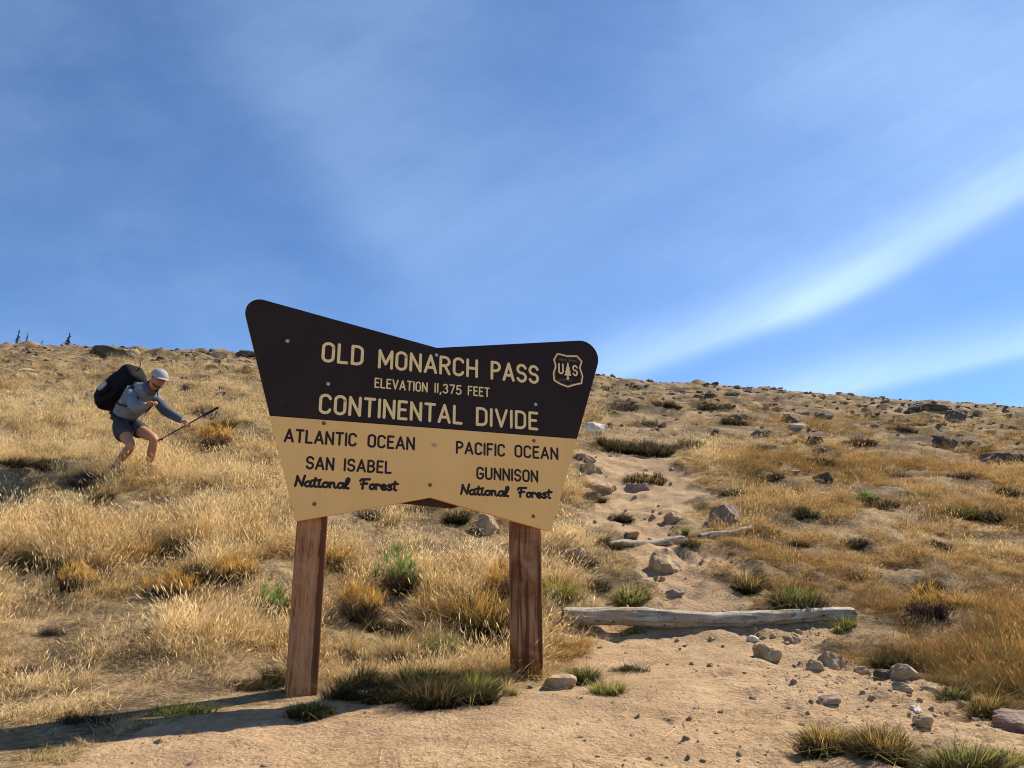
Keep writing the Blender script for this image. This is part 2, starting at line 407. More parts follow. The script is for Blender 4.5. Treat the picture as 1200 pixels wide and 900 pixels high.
# ---- routed lettering drawn stroke by stroke
def arc(cx, cy, rx, ry, a0, a1, n=None):
    n = n or max(3, int(abs(a1 - a0) / 12)); return [(cx + rx * math.cos(R(a0 + (a1 - a0) * k / n)), cy + ry * math.sin(R(a0 + (a1 - a0) * k / n))) for k in range(n + 1)]
w_ = .46; h_ = w_ / 2
def glyph(c):
    if c == 'O': return .46, [arc(h_, 1 - h_, h_, h_, 0, 180) + arc(h_, h_, h_, h_, 180, 360) + [(w_, 1 - h_)]]
    if c == 'C': return .46, [arc(h_, 1 - h_, h_, h_, 12, 180) + arc(h_, h_, h_, h_, 180, 348)]
    if c == 'G': return .46, [arc(h_, 1 - h_, h_, h_, 12, 180) + arc(h_, h_, h_, h_, 180, 360) + [(w_, .44)], [(.24, .45), (w_, .45)]]
    if c == 'L': return .38, [[(0, 1), (0, 0)], [(0, 0), (.38, 0)]]
    if c == 'D': return .45, [[(0, 0), (0, 1)], [(0, 1), (.2, 1)] + arc(.2, .75, .25, .25, 90, 0) + arc(.2, .25, .25, .25, 0, -90) + [(0, 0)]]
    if c == 'M': return .60, [[(0, 0), (0, 1)], [(0, 1), (.3, .22)], [(.3, .22), (.6, 1)], [(.6, 1), (.6, 0)]]
    if c == 'N': return .48, [[(0, 0), (0, 1)], [(0, 1), (.48, 0)], [(.48, 0), (.48, 1)]]
    if c == 'A': return .54, [[(0, 0), (.27, 1)], [(.27, 1), (.54, 0)], [(.085, .29), (.455, .29)]]
    if c == 'V': return .52, [[(0, 1), (.26, 0)], [(.26, 0), (.52, 1)]]
    if c == 'P': return .43, [[(0, 0), (0, 1)], [(0, 1), (.17, 1)] + arc(.17, .74, .26, .26, 90, -90) + [(0, .48)]]
    if c == 'R': return .45, [[(0, 0), (0, 1)], [(0, 1), (.18, 1)] + arc(.18, .74, .26, .26, 90, -90) + [(0, .48)], [(.22, .47), (.45, 0)]]
    if c == 'B': return .44, [[(0, 0), (0, 1)], [(0, 1), (.17, 1)] + arc(.17, .765, .235, .235, 90, -90) + [(0, .53)], [(.17, .53)] + arc(.17, .265, .265, .265, 90, -90) + [(0, 0)]]
    if c == 'S': return .45, [arc(.225, .75, .225, .25, 18, 250, 16) + arc(.225, .255, .23, .255, 80, -160, 18)]
    if c == 'H': return .48, [[(0, 0), (0, 1)], [(.48, 0), (.48, 1)], [(0, .5), (.48, .5)]]
    if c == 'E': return .38, [[(0, 0), (0, 1)], [(0, 1), (.38, 1)], [(0, .53), (.32, .53)], [(0, 0), (.38, 0)]]
    if c == 'F': return .38, [[(0, 0), (0, 1)], [(0, 1), (.38, 1)], [(0, .53), (.31, .53)]]
    if c == 'T': return .46, [[(.23, 0), (.23, 1)], [(0, 1), (.46, 1)]]
    if c in 'I1': return .0, [[(0, 0), (0, 1)]]
    if c == 'U': return .46, [[(0, 1), (0, h_)] + arc(h_, h_, h_, h_, 180, 360) + [(w_, 1)]]
    if c == '3': return .42, [arc(.2, .76, .2, .24, 155, -80, 16), arc(.2, .27, .22, .27, 85, -155, 18)]
    if c == '7': return .42, [[(0, 1), (.42, 1)], [(.42, 1), (.14, 0)]]
    if c == '5': return .42, [[(.40, 1), (.05, 1)], [(.05, 1), (.02, .52)], [(.02, .52)] + arc(.18, .31, .24, .31, 110, -150, 18)]
    if c == ',': return .06, [[(.06, .02), (.0, -.22)]]
    return .3, []
def catmull(P, n=6):
    P = [P[0]] + list(P) + [P[-1]]; out = []
    for i in range(1, len(P) - 2):
        p0, p1, p2, p3 = (np.array(P[j], float) for j in (i - 1, i, i + 1, i + 2))
        for k in range(n):
            t = k / n; out.append(tuple(.5 * (2 * p1 + (p2 - p0) * t + (2 * p0 - 5 * p1 + 4 * p2 - p3) * t * t + (3 * p1 - p0 - 3 * p2 + p3) * t ** 3)))
    out.append(tuple(P[-2])); return out
def script(c):
    g = {'N': (.56, [[(.03, 0), (.09, .5), (.12, .98)], [(.12, .98), (.25, .52), (.42, .04)], [(.42, .04), (.47, .55), (.55, 1.06)]]),
         'a': (.46, [[(.34, .46), (.18, .50), (.04, .30), (.06, .06), (.20, .0), (.32, .20), (.36, .48)], [(.36, .48), (.32, .14), (.40, .0), (.52, .12)]]),
         't': (.34, [[(.16, .88), (.11, .34), (.12, .06), (.24, .0)], [(-.04, .62), (.36, .68)]]),
         'i': (.24, [[(.06, .50), (.02, .14), (.10, .0), (.26, .12)], [(.10, .72), (.11, .75)]]),
         'o': (.42, [[(.22, .50), (.06, .40), (.03, .12), (.16, .0), (.30, .12), (.32, .38), (.22, .50)], [(.28, .46), (.46, .44)]]),
         'n': (.46, [[(.04, .50), (.02, .0)], [(.04, .28), (.16, .50), (.27, .42), (.27, .12), (.36, .0), (.50, .12)]]),
         'l': (.30, [[(-.02, .12), (.16, .52), (.24, .88), (.18, 1.02), (.08, .86), (.04, .30), (.10, .02), (.22, .0)]]),
         'F': (.62, [[(.10, .0), (.14, .5), (.22, .96)], [(-.08, .78), (.02, .94), (.22, .97), (.60, 1.0)], [(.0, .46), (.44, .56)]]),
         'r': (.42, [[(.02, .50), (.05, .0)], [(.06, .34), (.16, .50), (.30, .46), (.34, .36)]]),
         'e': (.44, [[(.04, .24), (.28, .26), (.32, .42), (.18, .52), (.04, .36), (.05, .10), (.20, -.02), (.38, .10)]]),
         's': (.42, [[(.30, .44), (.18, .54), (.08, .40), (.22, .26), (.32, .12), (.18, -.02), (.02, .06)]]),
         ' ': (.34, [])}[c]
    return g[0], [catmull(s) if len(s) > 2 else s for s in g[1]]
def ribbon(pts, r, y, V_, F_, ncap=7):
    P = [np.array(p, float) for p in pts]
    cl = [P[0]]
    for p in P[1:]:
        if np.hypot(*(p - cl[-1])) > r * .06: cl.append(p)
    P = cl
    if len(P) < 2: P.append(P[0] + np.array([r * .1, 0]))
    n = len(P); L, Rr = [], []
    for i in range(n):
        d0 = P[i] - P[max(i - 1, 0)]; d1 = P[min(i + 1, n - 1)] - P[i]
        d0 = d0 / (np.hypot(*d0) or 1); d1 = d1 / (np.hypot(*d1) or 1); t = d0 + d1; t = t / (np.hypot(*t) or 1)
        nn = np.array([-t[1], t[0]]); cs = max(.55, float(nn @ np.array([-(d1 if i < n - 1 else d0)[1], (d1 if i < n - 1 else d0)[0]])))
        L.append(P[i] + nn * r / cs); Rr.append(P[i] - nn * r / cs)
    b = len(V_)
    out = list(L)
    d = P[-1] - P[-2]; a0 = math.atan2(d[1], d[0])
    capE = [P[-1] + r * np.array([math.cos(a0 + PI / 2 - PI * k / ncap), math.sin(a0 + PI / 2 - PI * k / ncap)]) for k in range(1, ncap)]
    d = P[0] - P[1]; a1 = math.atan2(d[1], d[0])
    capS = [P[0] + r * np.array([math.cos(a1 + PI / 2 - PI * k / ncap), math.sin(a1 + PI / 2 - PI * k / ncap)]) for k in range(1, ncap)]
    V_ += [(p[0], y, p[1]) for p in L + Rr]
    for i in range(n - 1): F_.append((b + i, b + n + i, b + n + i + 1, b + i + 1))
    e = len(V_); V_ += [(p[0], y, p[1]) for p in capE]; F_.append(tuple([b + n - 1, b + 2 * n - 1][::-1] + []) + ()) if False else None
    F_.append(tuple([b + n - 1] + list(range(e, e + ncap - 1)) + [b + 2 * n - 1])[::-1])
    s = len(V_); V_ += [(p[0], y, p[1]) for p in capS]
    F_.append(tuple([b + n] + list(range(s, s + ncap - 1)) + [b])[::-1])
def lettering(label, words_, thick, mat, gap=.22, fn=glyph, y=-.0006):
    """words_: (text, x0, x1, base y0, base y1, cap height px at start) in picture px on the board"""
    k = 0; top = bpy.data.objects.new('lettering', None); COL.objects.link(top); top.parent = sign; top['label'] = label; top.empty_display_size = .05
    for (txt, x0, x1, yb0, yb1, hp) in words_:
        (u0, va), (u1, vb) = S(x0, yb0), S(x1, yb1); v0 = (va + vb) / 2
        H = (S(x0, yb0 - hp)[1] - va); r = thick * H / 2
        H2 = H - 2 * r
        pos = []; x = 0
        for ch in txt:
            wd, st = fn(ch); pos.append((x, st)); x += wd + (gap if fn is glyph else 0)
        x -= (gap if fn is glyph else 0); sx_ = (u1 - u0 - 2 * r) / x
        for gx, st in pos:
            V_, F_ = [], []
            for s_ in st:
                pts = [(u0 + r + (gx + p[0]) * sx_, v0 + r + p[1] * H2) for p in s_]
                ribbon(pts, r, y - .00012 * (k % 6), V_, F_); k += 1
            if V_: poly('letter', V_, F_, mat, top)
    return top
lettering('cream words OLD MONARCH PASS', [('OLD', 376.2, 425.7, 424.6, 428.4, 24), ('MONARCH', 442.6, 560, 433.0, 441.9, 22.8), ('PASS', 574.8, 631.4, 445.2, 449.9, 22.2)], .142, M_LETC, .25)
lettering('small cream words ELEVATION 11,375 FEET', [('ELEVATION', 438.6, 501, 454.6, 459.8, 12), ('11,375', 509, 540.8, 460.3, 462.9, 11.6), ('FEET', 548, 573.8, 463.4, 465.6, 11.4)], .14, M_LETC, .25)
lettering('cream words CONTINENTAL DIVIDE', [('CONTINENTAL', 373, 542, 484.8, 497.8, 24), ('DIVIDE', 557.5, 630.8, 499, 504.4, 22.2)], .142, M_LETC, .25)
lettering('dark words ATLANTIC OCEAN', [('ATLANTIC', 332.2, 417.8, 517.9, 524, 16.6), ('OCEAN', 430.2, 486, 524.2, 528.4, 16.2)], .165, M_LETB, .24)
lettering('dark words PACIFIC OCEAN', [('PACIFIC', 534, 592, 531.6, 535.8, 15.4), ('OCEAN', 602.8, 654.4, 536, 539.4, 15.2)], .165, M_LETB, .24)
lettering('dark words SAN ISABEL', [('SAN', 357.8, 391.4, 549.9, 552, 16), ('ISABEL', 402.4, 459, 552.4, 555.6, 15.6)], .165, M_LETB, .24)
lettering('dark word GUNNISON', [('GUNNISON', 558, 630.8, 561.7, 565.9, 15.2)], .165, M_LETB, .24)
lettering('dark script words National Forest at left', [('National', 343.6, 411.5, 570.6, 574, 14.6), ('Forest', 421.4, 467, 574, 576.2, 14.4)], .21, M_LETB, fn=script)
lettering('dark script words National Forest at right', [('National', 538.4, 598.2, 580, 583, 13.6), ('Forest', 606.8, 647.4, 583.2, 585.4, 13.4)], .21, M_LETB, fn=script)
# ---- shield emblem
em = [(653.3, 414.4), (664.5, 417.3), (676.2, 417.4), (681.6, 423.6), (679.4, 431), (682.7, 441), (681.3, 449.2), (672.5, 451), (665.5, 453.3), (657, 450.2), (649.6, 445.8), (648.6, 438), (651.2, 429), (649.2, 421.5)]
def mk_emblem():
    e = link('shield_emblem', bpy.data.meshes.new('shield_emblem'), M_LETC, sign); V_, F_ = [], []
    o = [S(*p) for p in em]
    ring = o + [o[0]]
    pts = []
    for i in range(len(ring) - 1):
        for k in range(3): t = k / 3; pts.append((ring[i][0] * (1 - t) + ring[i + 1][0] * t, ring[i][1] * (1 - t) + ring[i + 1][1] * t))
    pts.append(pts[0]); ribbon(pts, .0052, -.0008, V_, F_)
    cu, cv = S(665.6, 434.5)
    cu2 = [(cu + (p[0] - cu) * .90, cv + (p[1] - cv) * .90) for p in pts]
    e.data.from_pydata(V_, [], F_); e.data.update()
    V2, F2 = [], []; ribbon(cu2, .0012, -.0007, V2, F2); poly('inner_line', V2, F2, M_THIN, e)
    def line(txt, cx, cy, wd, hp, th, mat, name, lab, yb=-.0009):
        V3, F3 = [], []; (u0, v0) = S(cx - wd / 2, cy - wd * .019); (u1, _) = S(cx + wd / 2, cy)
        H = S(cx, cy - hp)[1] - S(cx, cy)[1]; r = H * th / 2; x = 0; P_ = []
        v0 = S(cx, cy)[1]
        for ch in txt: wd_, st = glyph(ch); P_.append((x, st)); x += wd_ + .25
        x -= .25; s_ = (u1 - u0) / x; kk = 0
        for gx, st in P_:
            for q_ in st: ribbon([(u0 + (gx + p[0]) * s_, v0 + p[1] * H) for p in q_], r, yb - .0001 * (kk % 5), V3, F3); kk += 1
        poly(name, V3, F3, mat, e)['label'] = lab
    line('U', 657.4, 437.6, 4.6, 11, .17, M_LETC, 'letter', 'letter U')
    line('S', 674.0, 439.8, 4.6, 11, .17, M_LETC, 'letter', 'letter S')
    line('FOREST SERVICE', 665.5, 423.4, 20, 2.2, .20, M_THIN, 'small_words', 'tiny words FOREST SERVICE')
    line('DEPARTMENT', 662.8, 446.6, 15, 1.8, .20, M_THIN, 'small_words', 'tiny words along the foot of the shield')
    # conifer
    tv = []; cx = 665.4
    prof = [(0, 424.0), (1.4, 428.2), (.9, 428.2), (2.5, 432.2), (1.6, 432.2), (3.6, 436.4), (2.4, 436.4), (4.3, 440.2), (.9, 440.2), (.9, 442.6), (2.4, 443.6), (0, 445.0)]
    R_ = [S(cx + a, b + a * .075) for a, b in prof]; L_ = [S(cx - a, b - a * .075) for a, b in prof[1:-1]][::-1]
    pp = R_ + L_; poly('conifer_symbol', [(u, -.0010, v) for u, v in pp], [tuple(range(len(pp)))[::-1]], M_LETC, e)
M_THIN = plain('thin_emblem_line', (.20, .11, .06), .6, .2, .1)
mk_emblem()
# ================================================================== GRASS
def blades(n, rng, spread=.09, h0=.10, h1=.26, w=.0035, lean=.35, curl=.6, seed=0., wind=(.05, .0), base=0.0):
    """n separate tapered, bent blades; returns verts, quads, tris, relative height, tone"""
    ang = rng.uniform(0, 2 * PI, n); rad = spread * np.sqrt(rng.uniform(0, 1, n))
    bx, by = rad * np.cos(ang), rad * np.sin(ang)
    da = ang + rng.normal(0, .8, n); H = rng.uniform(h0, h1, n)
    ln = np.abs(rng.normal(0, lean, n)) + .25 * lean * rad / max(spread, 1e-6)
    cx, cy = np.cos(da), np.sin(da)
    fa = rng.uniform(0, PI, n); wx, wy = np.cos(fa), np.sin(fa)
    ts = (0, .35, .7, 1.0); wd = (1, .85, .5, 0)
    tone = rng.uniform(0, 1, n)
    P, Hh, Tt = [], [], []
    for t, q_ in zip(ts, wd):
        hor = H * (ln * t + curl * ln * t * t); z = H * t * np.sqrt(np.clip(1 - np.minimum(ln * t * .8, .9) ** 2, .15, 1)) - curl * ln * H * .25 * t ** 3
        x = bx + cx * hor + wind[0] * t * t * H / .2; y = by + cy * hor + wind[1] * t * t * H / .2; z = z - base * (t == 0)
        if q_ > 0:
            P += [np.stack([x - wx * w * q_ / 2, y - wy * w * q_ / 2, z], -1), np.stack([x + wx * w * q_ / 2, y + wy * w * q_ / 2, z], -1)]; Hh += [np.full(n, t)] * 2; Tt += [tone] * 2
        else: P += [np.stack([x, y, z], -1)]; Hh += [np.full(n, t)]; Tt += [tone]
    V_ = np.stack(P, 1); Hh = np.stack(Hh, 1); Tt = np.stack(Tt, 1)         # n,7
    b = np.arange(n)[:, None] * 7
    Q_ = np.concatenate([b + [0, 1, 3, 2], b + [2, 3, 5, 4]]); T_ = b + [4, 5, 6]
    V_ = V_.reshape(-1, 3); Hh = Hh.ravel(); Tt = Tt.ravel()
    if seed > 0:                                                            # feathery seed heads on some stalks
        k = np.nonzero(rng.uniform(0, 1, n) < seed)[0]; tip = V_.reshape(n, 7, 3)[k, 6]; m = len(k)
        if m:
            L = rng.uniform(.03, .055, m); fa2 = rng.uniform(0, PI, m); dxy = np.stack([cx[k] * .35 * L + wind[0] * .3, cy[k] * .35 * L, L], -1)
            sd_ = np.stack([np.cos(fa2), np.sin(fa2), np.zeros(m)], -1) * (w * 1.5)
            S_ = np.stack([tip - dxy * .35, tip + dxy * .25 - sd_, tip + dxy * .25 + sd_, tip + dxy * .9], 1).reshape(-1, 3)
            o = len(V_); V_ = np.concatenate([V_, S_]); Hh = np.concatenate([Hh, np.full(m * 4, 1.)]); Tt = np.concatenate([Tt, np.repeat(tone[k], 4)])
            bb = o + np.arange(m)[:, None] * 4; T_ = np.concatenate([T_, bb + [0, 1, 2], bb + [1, 3, 2]])
    return V_, Q_, T_, Hh, Tt
def grass_material(name, tips, roots, inst=True, transl=.42):
    """tips: colour stops over the tint 0..1"""
    m, n, b = bsdf(name, .75, .12); h = attr(n, 'rise'); tone = attr(n, 'tone'); p = geopos(n)
    if inst:
        tint = attr(n, 'tint', 'INSTANCER'); oi = n.nodes.new('ShaderNodeObjectInfo')
        tint = (tint + (E(n, oi.outputs['Random']) - .5) * .24 + (tone - .5) * .26).clamp()
    else: tint = (noise(n, p, 5, 3) * .5 + tone * .5).clamp()
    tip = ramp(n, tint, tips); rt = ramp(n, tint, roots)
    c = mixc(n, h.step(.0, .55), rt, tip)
    br = tone * .5 + noise(n, p, 2.4, 3) * .5
    c = mixc(n, 1.0, c, ramp(n, br, [(.25, (.55, .52, .48)), (.75, (1.30, 1.27, 1.20))]), 'MULTIPLY')
    n.links.new(c, b.inputs['Base Color'])
    t = n.nodes.new('ShaderNodeBsdfTranslucent'); n.links.new(c, t.inputs[0]); mx = n.nodes.new('ShaderNodeMixShader'); mx.inputs[0].default_value = transl
    n.links.new(b.outputs[0], mx.inputs[1]); n.links.new(t.outputs[0], mx.inputs[2]); n.links.new(mx.outputs[0], n.nodes['Material Output'].inputs[0])
    return m
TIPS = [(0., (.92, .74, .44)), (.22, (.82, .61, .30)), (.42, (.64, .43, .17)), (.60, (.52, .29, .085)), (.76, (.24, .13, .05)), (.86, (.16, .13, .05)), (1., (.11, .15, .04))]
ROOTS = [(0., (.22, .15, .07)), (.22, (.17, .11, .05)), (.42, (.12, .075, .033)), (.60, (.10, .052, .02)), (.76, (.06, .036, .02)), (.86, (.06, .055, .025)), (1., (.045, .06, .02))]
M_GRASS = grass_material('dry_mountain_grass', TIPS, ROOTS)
def proto(name, arrs, mat):
    V_, Q_, T_, Hh, Tt = arrs; me = mesh_np(name, V_, Q_, T_, {'rise': Hh, 'tone': Tt}); me.materials.append(mat)
    o = bpy.data.objects.new(name, me); return o
def stuff_field(name, label_kind, protos, P, rot, scl, idx, tint):
    """one counted-by-nobody object: geometry nodes set tufts on points"""
    me = bpy.data.meshes.new(name); me.vertices.add(len(P)); me.vertices.foreach_set('co', np.asarray(P, np.float32).ravel())
    a = me.attributes.new('rot', 'FLOAT_VECTOR', 'POINT'); a.data.foreach_set('vector', np.asarray(rot, np.float32).ravel())
    a = me.attributes.new('scl', 'FLOAT_VECTOR', 'POINT'); a.data.foreach_set('vector', np.asarray(scl, np.float32).ravel())
    a = me.attributes.new('idx', 'INT', 'POINT'); a.data.foreach_set('value', np.asarray(idx, np.int32))
    a = me.attributes.new('tint', 'FLOAT', 'POINT'); a.data.foreach_set('value', np.asarray(tint, np.float32))
    o = link(name, me); tag(o, kind='stuff')
    pc = bpy.data.collections.new(name + '_sources')
    for q_ in protos: pc.objects.link(q_)
    g = bpy.data.node_groups.new(name, 'GeometryNodeTree')
    g.interface.new_socket('Geometry', in_out='INPUT', socket_type='NodeSocketGeometry'); g.interface.new_socket('Geometry', in_out='OUTPUT', socket_type='NodeSocketGeometry')
    N = g.nodes.new; gi = N('NodeGroupInput'); go = N('NodeGroupOutput'); io = N('GeometryNodeInstanceOnPoints'); ci = N('GeometryNodeCollectionInfo')
    m2p = N('GeometryNodeMeshToPoints')
    ci.inputs['Collection'].default_value = pc; ci.inputs['Separate Children'].default_value = True; ci.inputs['Reset Children'].default_value = True
    L = g.links.new; L(gi.outputs[0], m2p.inputs[0]); L(m2p.outputs[0], io.inputs['Points']); L(ci.outputs[0], io.inputs['Instance']); io.inputs['Pick Instance'].default_value = True
    for nm, ty, sk in (('idx', 'INT', 'Instance Index'), ('rot', 'FLOAT_VECTOR', 'Rotation'), ('scl', 'FLOAT_VECTOR', 'Scale')):
        a = N('GeometryNodeInputNamedAttribute'); a.data_type = ty; a.inputs['Name'].default_value = nm; L(a.outputs['Attribute'], io.inputs[sk])
    L(io.outputs[0], go.inputs[0])
    md = o.modifiers.new('scatter', 'NODES'); md.node_group = g
    return o
rg = np.random.default_rng(11)
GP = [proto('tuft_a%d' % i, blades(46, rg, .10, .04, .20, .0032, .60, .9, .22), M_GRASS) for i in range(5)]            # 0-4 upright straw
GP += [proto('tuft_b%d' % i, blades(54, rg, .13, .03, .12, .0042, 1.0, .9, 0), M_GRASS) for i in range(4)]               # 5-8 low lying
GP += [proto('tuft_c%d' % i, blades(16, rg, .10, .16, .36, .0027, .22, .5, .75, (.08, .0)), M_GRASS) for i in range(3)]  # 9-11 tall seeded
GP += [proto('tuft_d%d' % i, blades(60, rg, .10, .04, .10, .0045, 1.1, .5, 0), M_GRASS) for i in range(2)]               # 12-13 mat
def scatter(n, y0, y1, amax=.98, pw=1.0):
    t = rg.uniform(0, 1, n); Y = np.exp(np.log(y0) + (np.log(y1) - np.log(y0)) * t ** pw)
    a = rg.uniform(-amax, amax, n); return a * (Y + .4), Y
# ------------------------------------------------------------------ gravel and clods on the bare dirt
def stone_mesh(seed, sub=2, flat=.6, nplanes=11, rough=.05):
    import bmesh
    r_ = np.random.default_rng(seed); bm = bmesh.new(); bmesh.ops.create_icosphere(bm, subdivisions=sub, radius=1)
    V_ = np.array([v.co[:] for v in bm.verts]); N_ = r_.normal(size=(nplanes, 3)); N_ /= np.linalg.norm(N_, axis=1)[:, None]
    N_ = np.concatenate([N_, [[0, 0, 1], [0, 0, -1]]]); off = np.concatenate([r_.uniform(.55, .95, nplanes), [.8, .8]])
    dd = V_ @ N_.T; rad = np.where(dd > .05, off / np.maximum(dd, .05), 9).min(1); rad = np.minimum(rad, 1.25)
    rad = rad * (1 + rough * np.array([vnoise(np.array([v[0] * 3 + seed]), np.array([v[1] * 3 + v[2] * 2]), 2)[0] for v in V_]) * 2)
    V_ = V_ * rad[:, None] * np.array([1, r_.uniform(.65, .95), flat])
    F_ = np.array([[v.index for v in f.verts] for f in bm.faces]); bm.free()
    return V_, F_
def stone_material(name, c0, c1, c2, lichen=.25):
    m, n, b = bsdf(name, .9, .2); o = objc(n)
    f = noise(n, o, 2.0, 6, .65); g = noise(n, o, 14, 5, .7)
    c = ramp(n, f * .6 + g * .4, [(.34, c0), (.52, c1), (.68, c2)])
    c = mixc(n, noise(n, o, 4.2, 5, .7, 1).step(.60, .68) * lichen, c, (.10, .10, .075))
    n.links.new(c, b.inputs['Base Color']); bump(n, b, g * .7 + f * .3, .9, .05); return m
M_TAN = stone_material('tan_granite', (.21, .135, .075), (.38, .26, .15), (.54, .40, .25))
M_PALE = stone_material('pale_granite', (.36, .30, .22), (.58, .50, .39), (.72, .65, .53), .35)
M_DARK = stone_material('dark_gneiss', (.055, .042, .032), (.11, .085, .065), (.19, .15, .115), .3)
M_PINK = stone_material('purple_grey_stone', (.14, .09, .07), (.26, .175, .135), (.38, .28, .22), .3)
M_GRAV = stone_material('trail_gravel', (.34, .24, .14), (.50, .37, .24), (.62, .49, .34), 0)
gpv = []
for i in range(5):
    V_, F_ = stone_mesh(300 + i, 1, .6, 9, .03); me = mesh_np('pebble_%d' % i, V_, tris=F_); me.materials.append(M_GRAV); gpv.append(bpy.data.objects.new('pebble_%d' % i, me))
x1, y1 = scatter(16000, 2.8, 6.2, .8); x2, y2 = scatter(14000, 6, 19, .62); X = np.concatenate([x1, x2]); Y = np.concatenate([y1, y2])
tm = trail_mask(X, Y); cl = fbm(X * 1.6, Y * 1.6, 3, 81)
rightside = sstep(X / Y, .22, .42) * (Y < 6.5)
kp = (tm > .35) & (rg.uniform(0, 1, len(X)) < np.clip(.02 + cl * .8 + rightside * .35 + (Y > 6.2) * .20, .02, .8)); X, Y, tm = X[kp], Y[kp], tm[kp]; rightside = rightside[kp]
n = len(X); s_ = .0026 * np.exp(rg.exponential(.52, n)) * (1 + .8 * (Y > 6) + .5 * rightside); s_ = np.minimum(s_, .024)
stuff_field('gravel', '', gpv, np.stack([X, Y, ground(X, Y, tm) + s_ * .05], -1), rg.uniform(0, 6.28, (n, 3)) * [.1, .1, 1], np.stack([s_, s_, s_], -1), rg.integers(0, 5, n), rg.uniform(0, 1, n))
# dead straw bits lying on the dirt
LT = [proto('litter%d' % i, blades(9, rg, .10, .03, .07, .003, 3.0, .0, 0, (0, 0)), M_GRASS) for i in range(3)]
X, Y = scatter(9000, 2.9, 17, .8); tm = trail_mask(X, Y); cl = fbm(X * 1.2, Y * 1.2, 3, 85)
kp = (tm > .2) & (rg.uniform(0, 1, len(X)) < np.clip(.22 + cl * .9, .02, .8)); X, Y, tm = X[kp], Y[kp], tm[kp]; n = len(X)
stuff_field('straw_litter', '', LT, np.stack([X, Y, ground(X, Y, tm)], -1), rg.normal(0, .05, (n, 3)) + np.stack([0 * X, 0 * X, rg.uniform(0, 6.28, n)], -1), np.stack([np.full(n, 1.), np.full(n, 1.), rg.uniform(.15, .4, n)], -1), rg.integers(0, 3, n), rg.uniform(.05, .6, n))
# broken rock scree, too small to pick apart, along the crest
spv = []
for i in range(5):
    V_, F_ = stone_mesh(340 + i, 1, .5, 8, .04); me = mesh_np('scree_%d' % i, V_, tris=F_); me.materials.append((M_TAN, M_DARK, M_PINK, M_DARK, M_TAN)[i]); spv.append(bpy.data.objects.new('scree_%d' % i, me))
X, Y = scatter(9000, 9, 36, .95, .7); tm = trail_mask(X, Y); cl = fbm(X * .5, Y * .5, 3, 91)
kp = (tm < .5) & (rg.uniform(0, 1, len(X)) < np.clip(sstep(Y, 11, 22) * .9 + cl * .7 - .10, .0, .95)); X, Y = X[kp], Y[kp]
n = len(X); s_ = .05 * np.exp(rg.exponential(.5, n)); s_ = np.minimum(s_, .20)
stuff_field('scree', '', spv, np.stack([X, Y, ground(X, Y) + s_ * .15], -1), rg.normal(0, .15, (n, 3)) + np.stack([0 * X, 0 * X, rg.uniform(0, 6.28, n)], -1), np.stack([s_, s_, s_], -1), rg.integers(0, 5, n), rg.uniform(0, 1, n))

# ------------------------------------------------------------------ single stones
def mpp(P):  # metres per picture px at a place
    return (P[1] * math.cos(PITCH) + (P[2] - CZ) * math.sin(PITCH)) / F
def gpt(x, y):
    p = gp(x, y, lambda a, b: ground(a, b)); return p
def rock(name, x, y, w, h, mat, label, seed, group=None, tilt=0, rz=None, cat='rock'):
    """foot of the stone at picture (x, y+h/2)"""
    p = gpt(x, y + h * .38); s = mpp(p) * w / 2
    V_, F_ = stone_mesh(seed, 3, 1, 15, .13)
    sp = np.ptp(V_, axis=0); V_ = V_ / (sp / 2); V_ = V_ * [s, s * random.uniform(.7, .95), max(mpp(p) * h / 2 * 1.35, s * .28)]
    me = mesh_np(name, V_, tris=F_)
    o = link(name, me, mat, loc=(p[0], p[1] + s * .3, p[2] + V_[:, 2].max() * .22), rot=(0, tilt, rz if rz is not None else random.uniform(-.4, .4)))
    tag(o, label, cat, group); return o
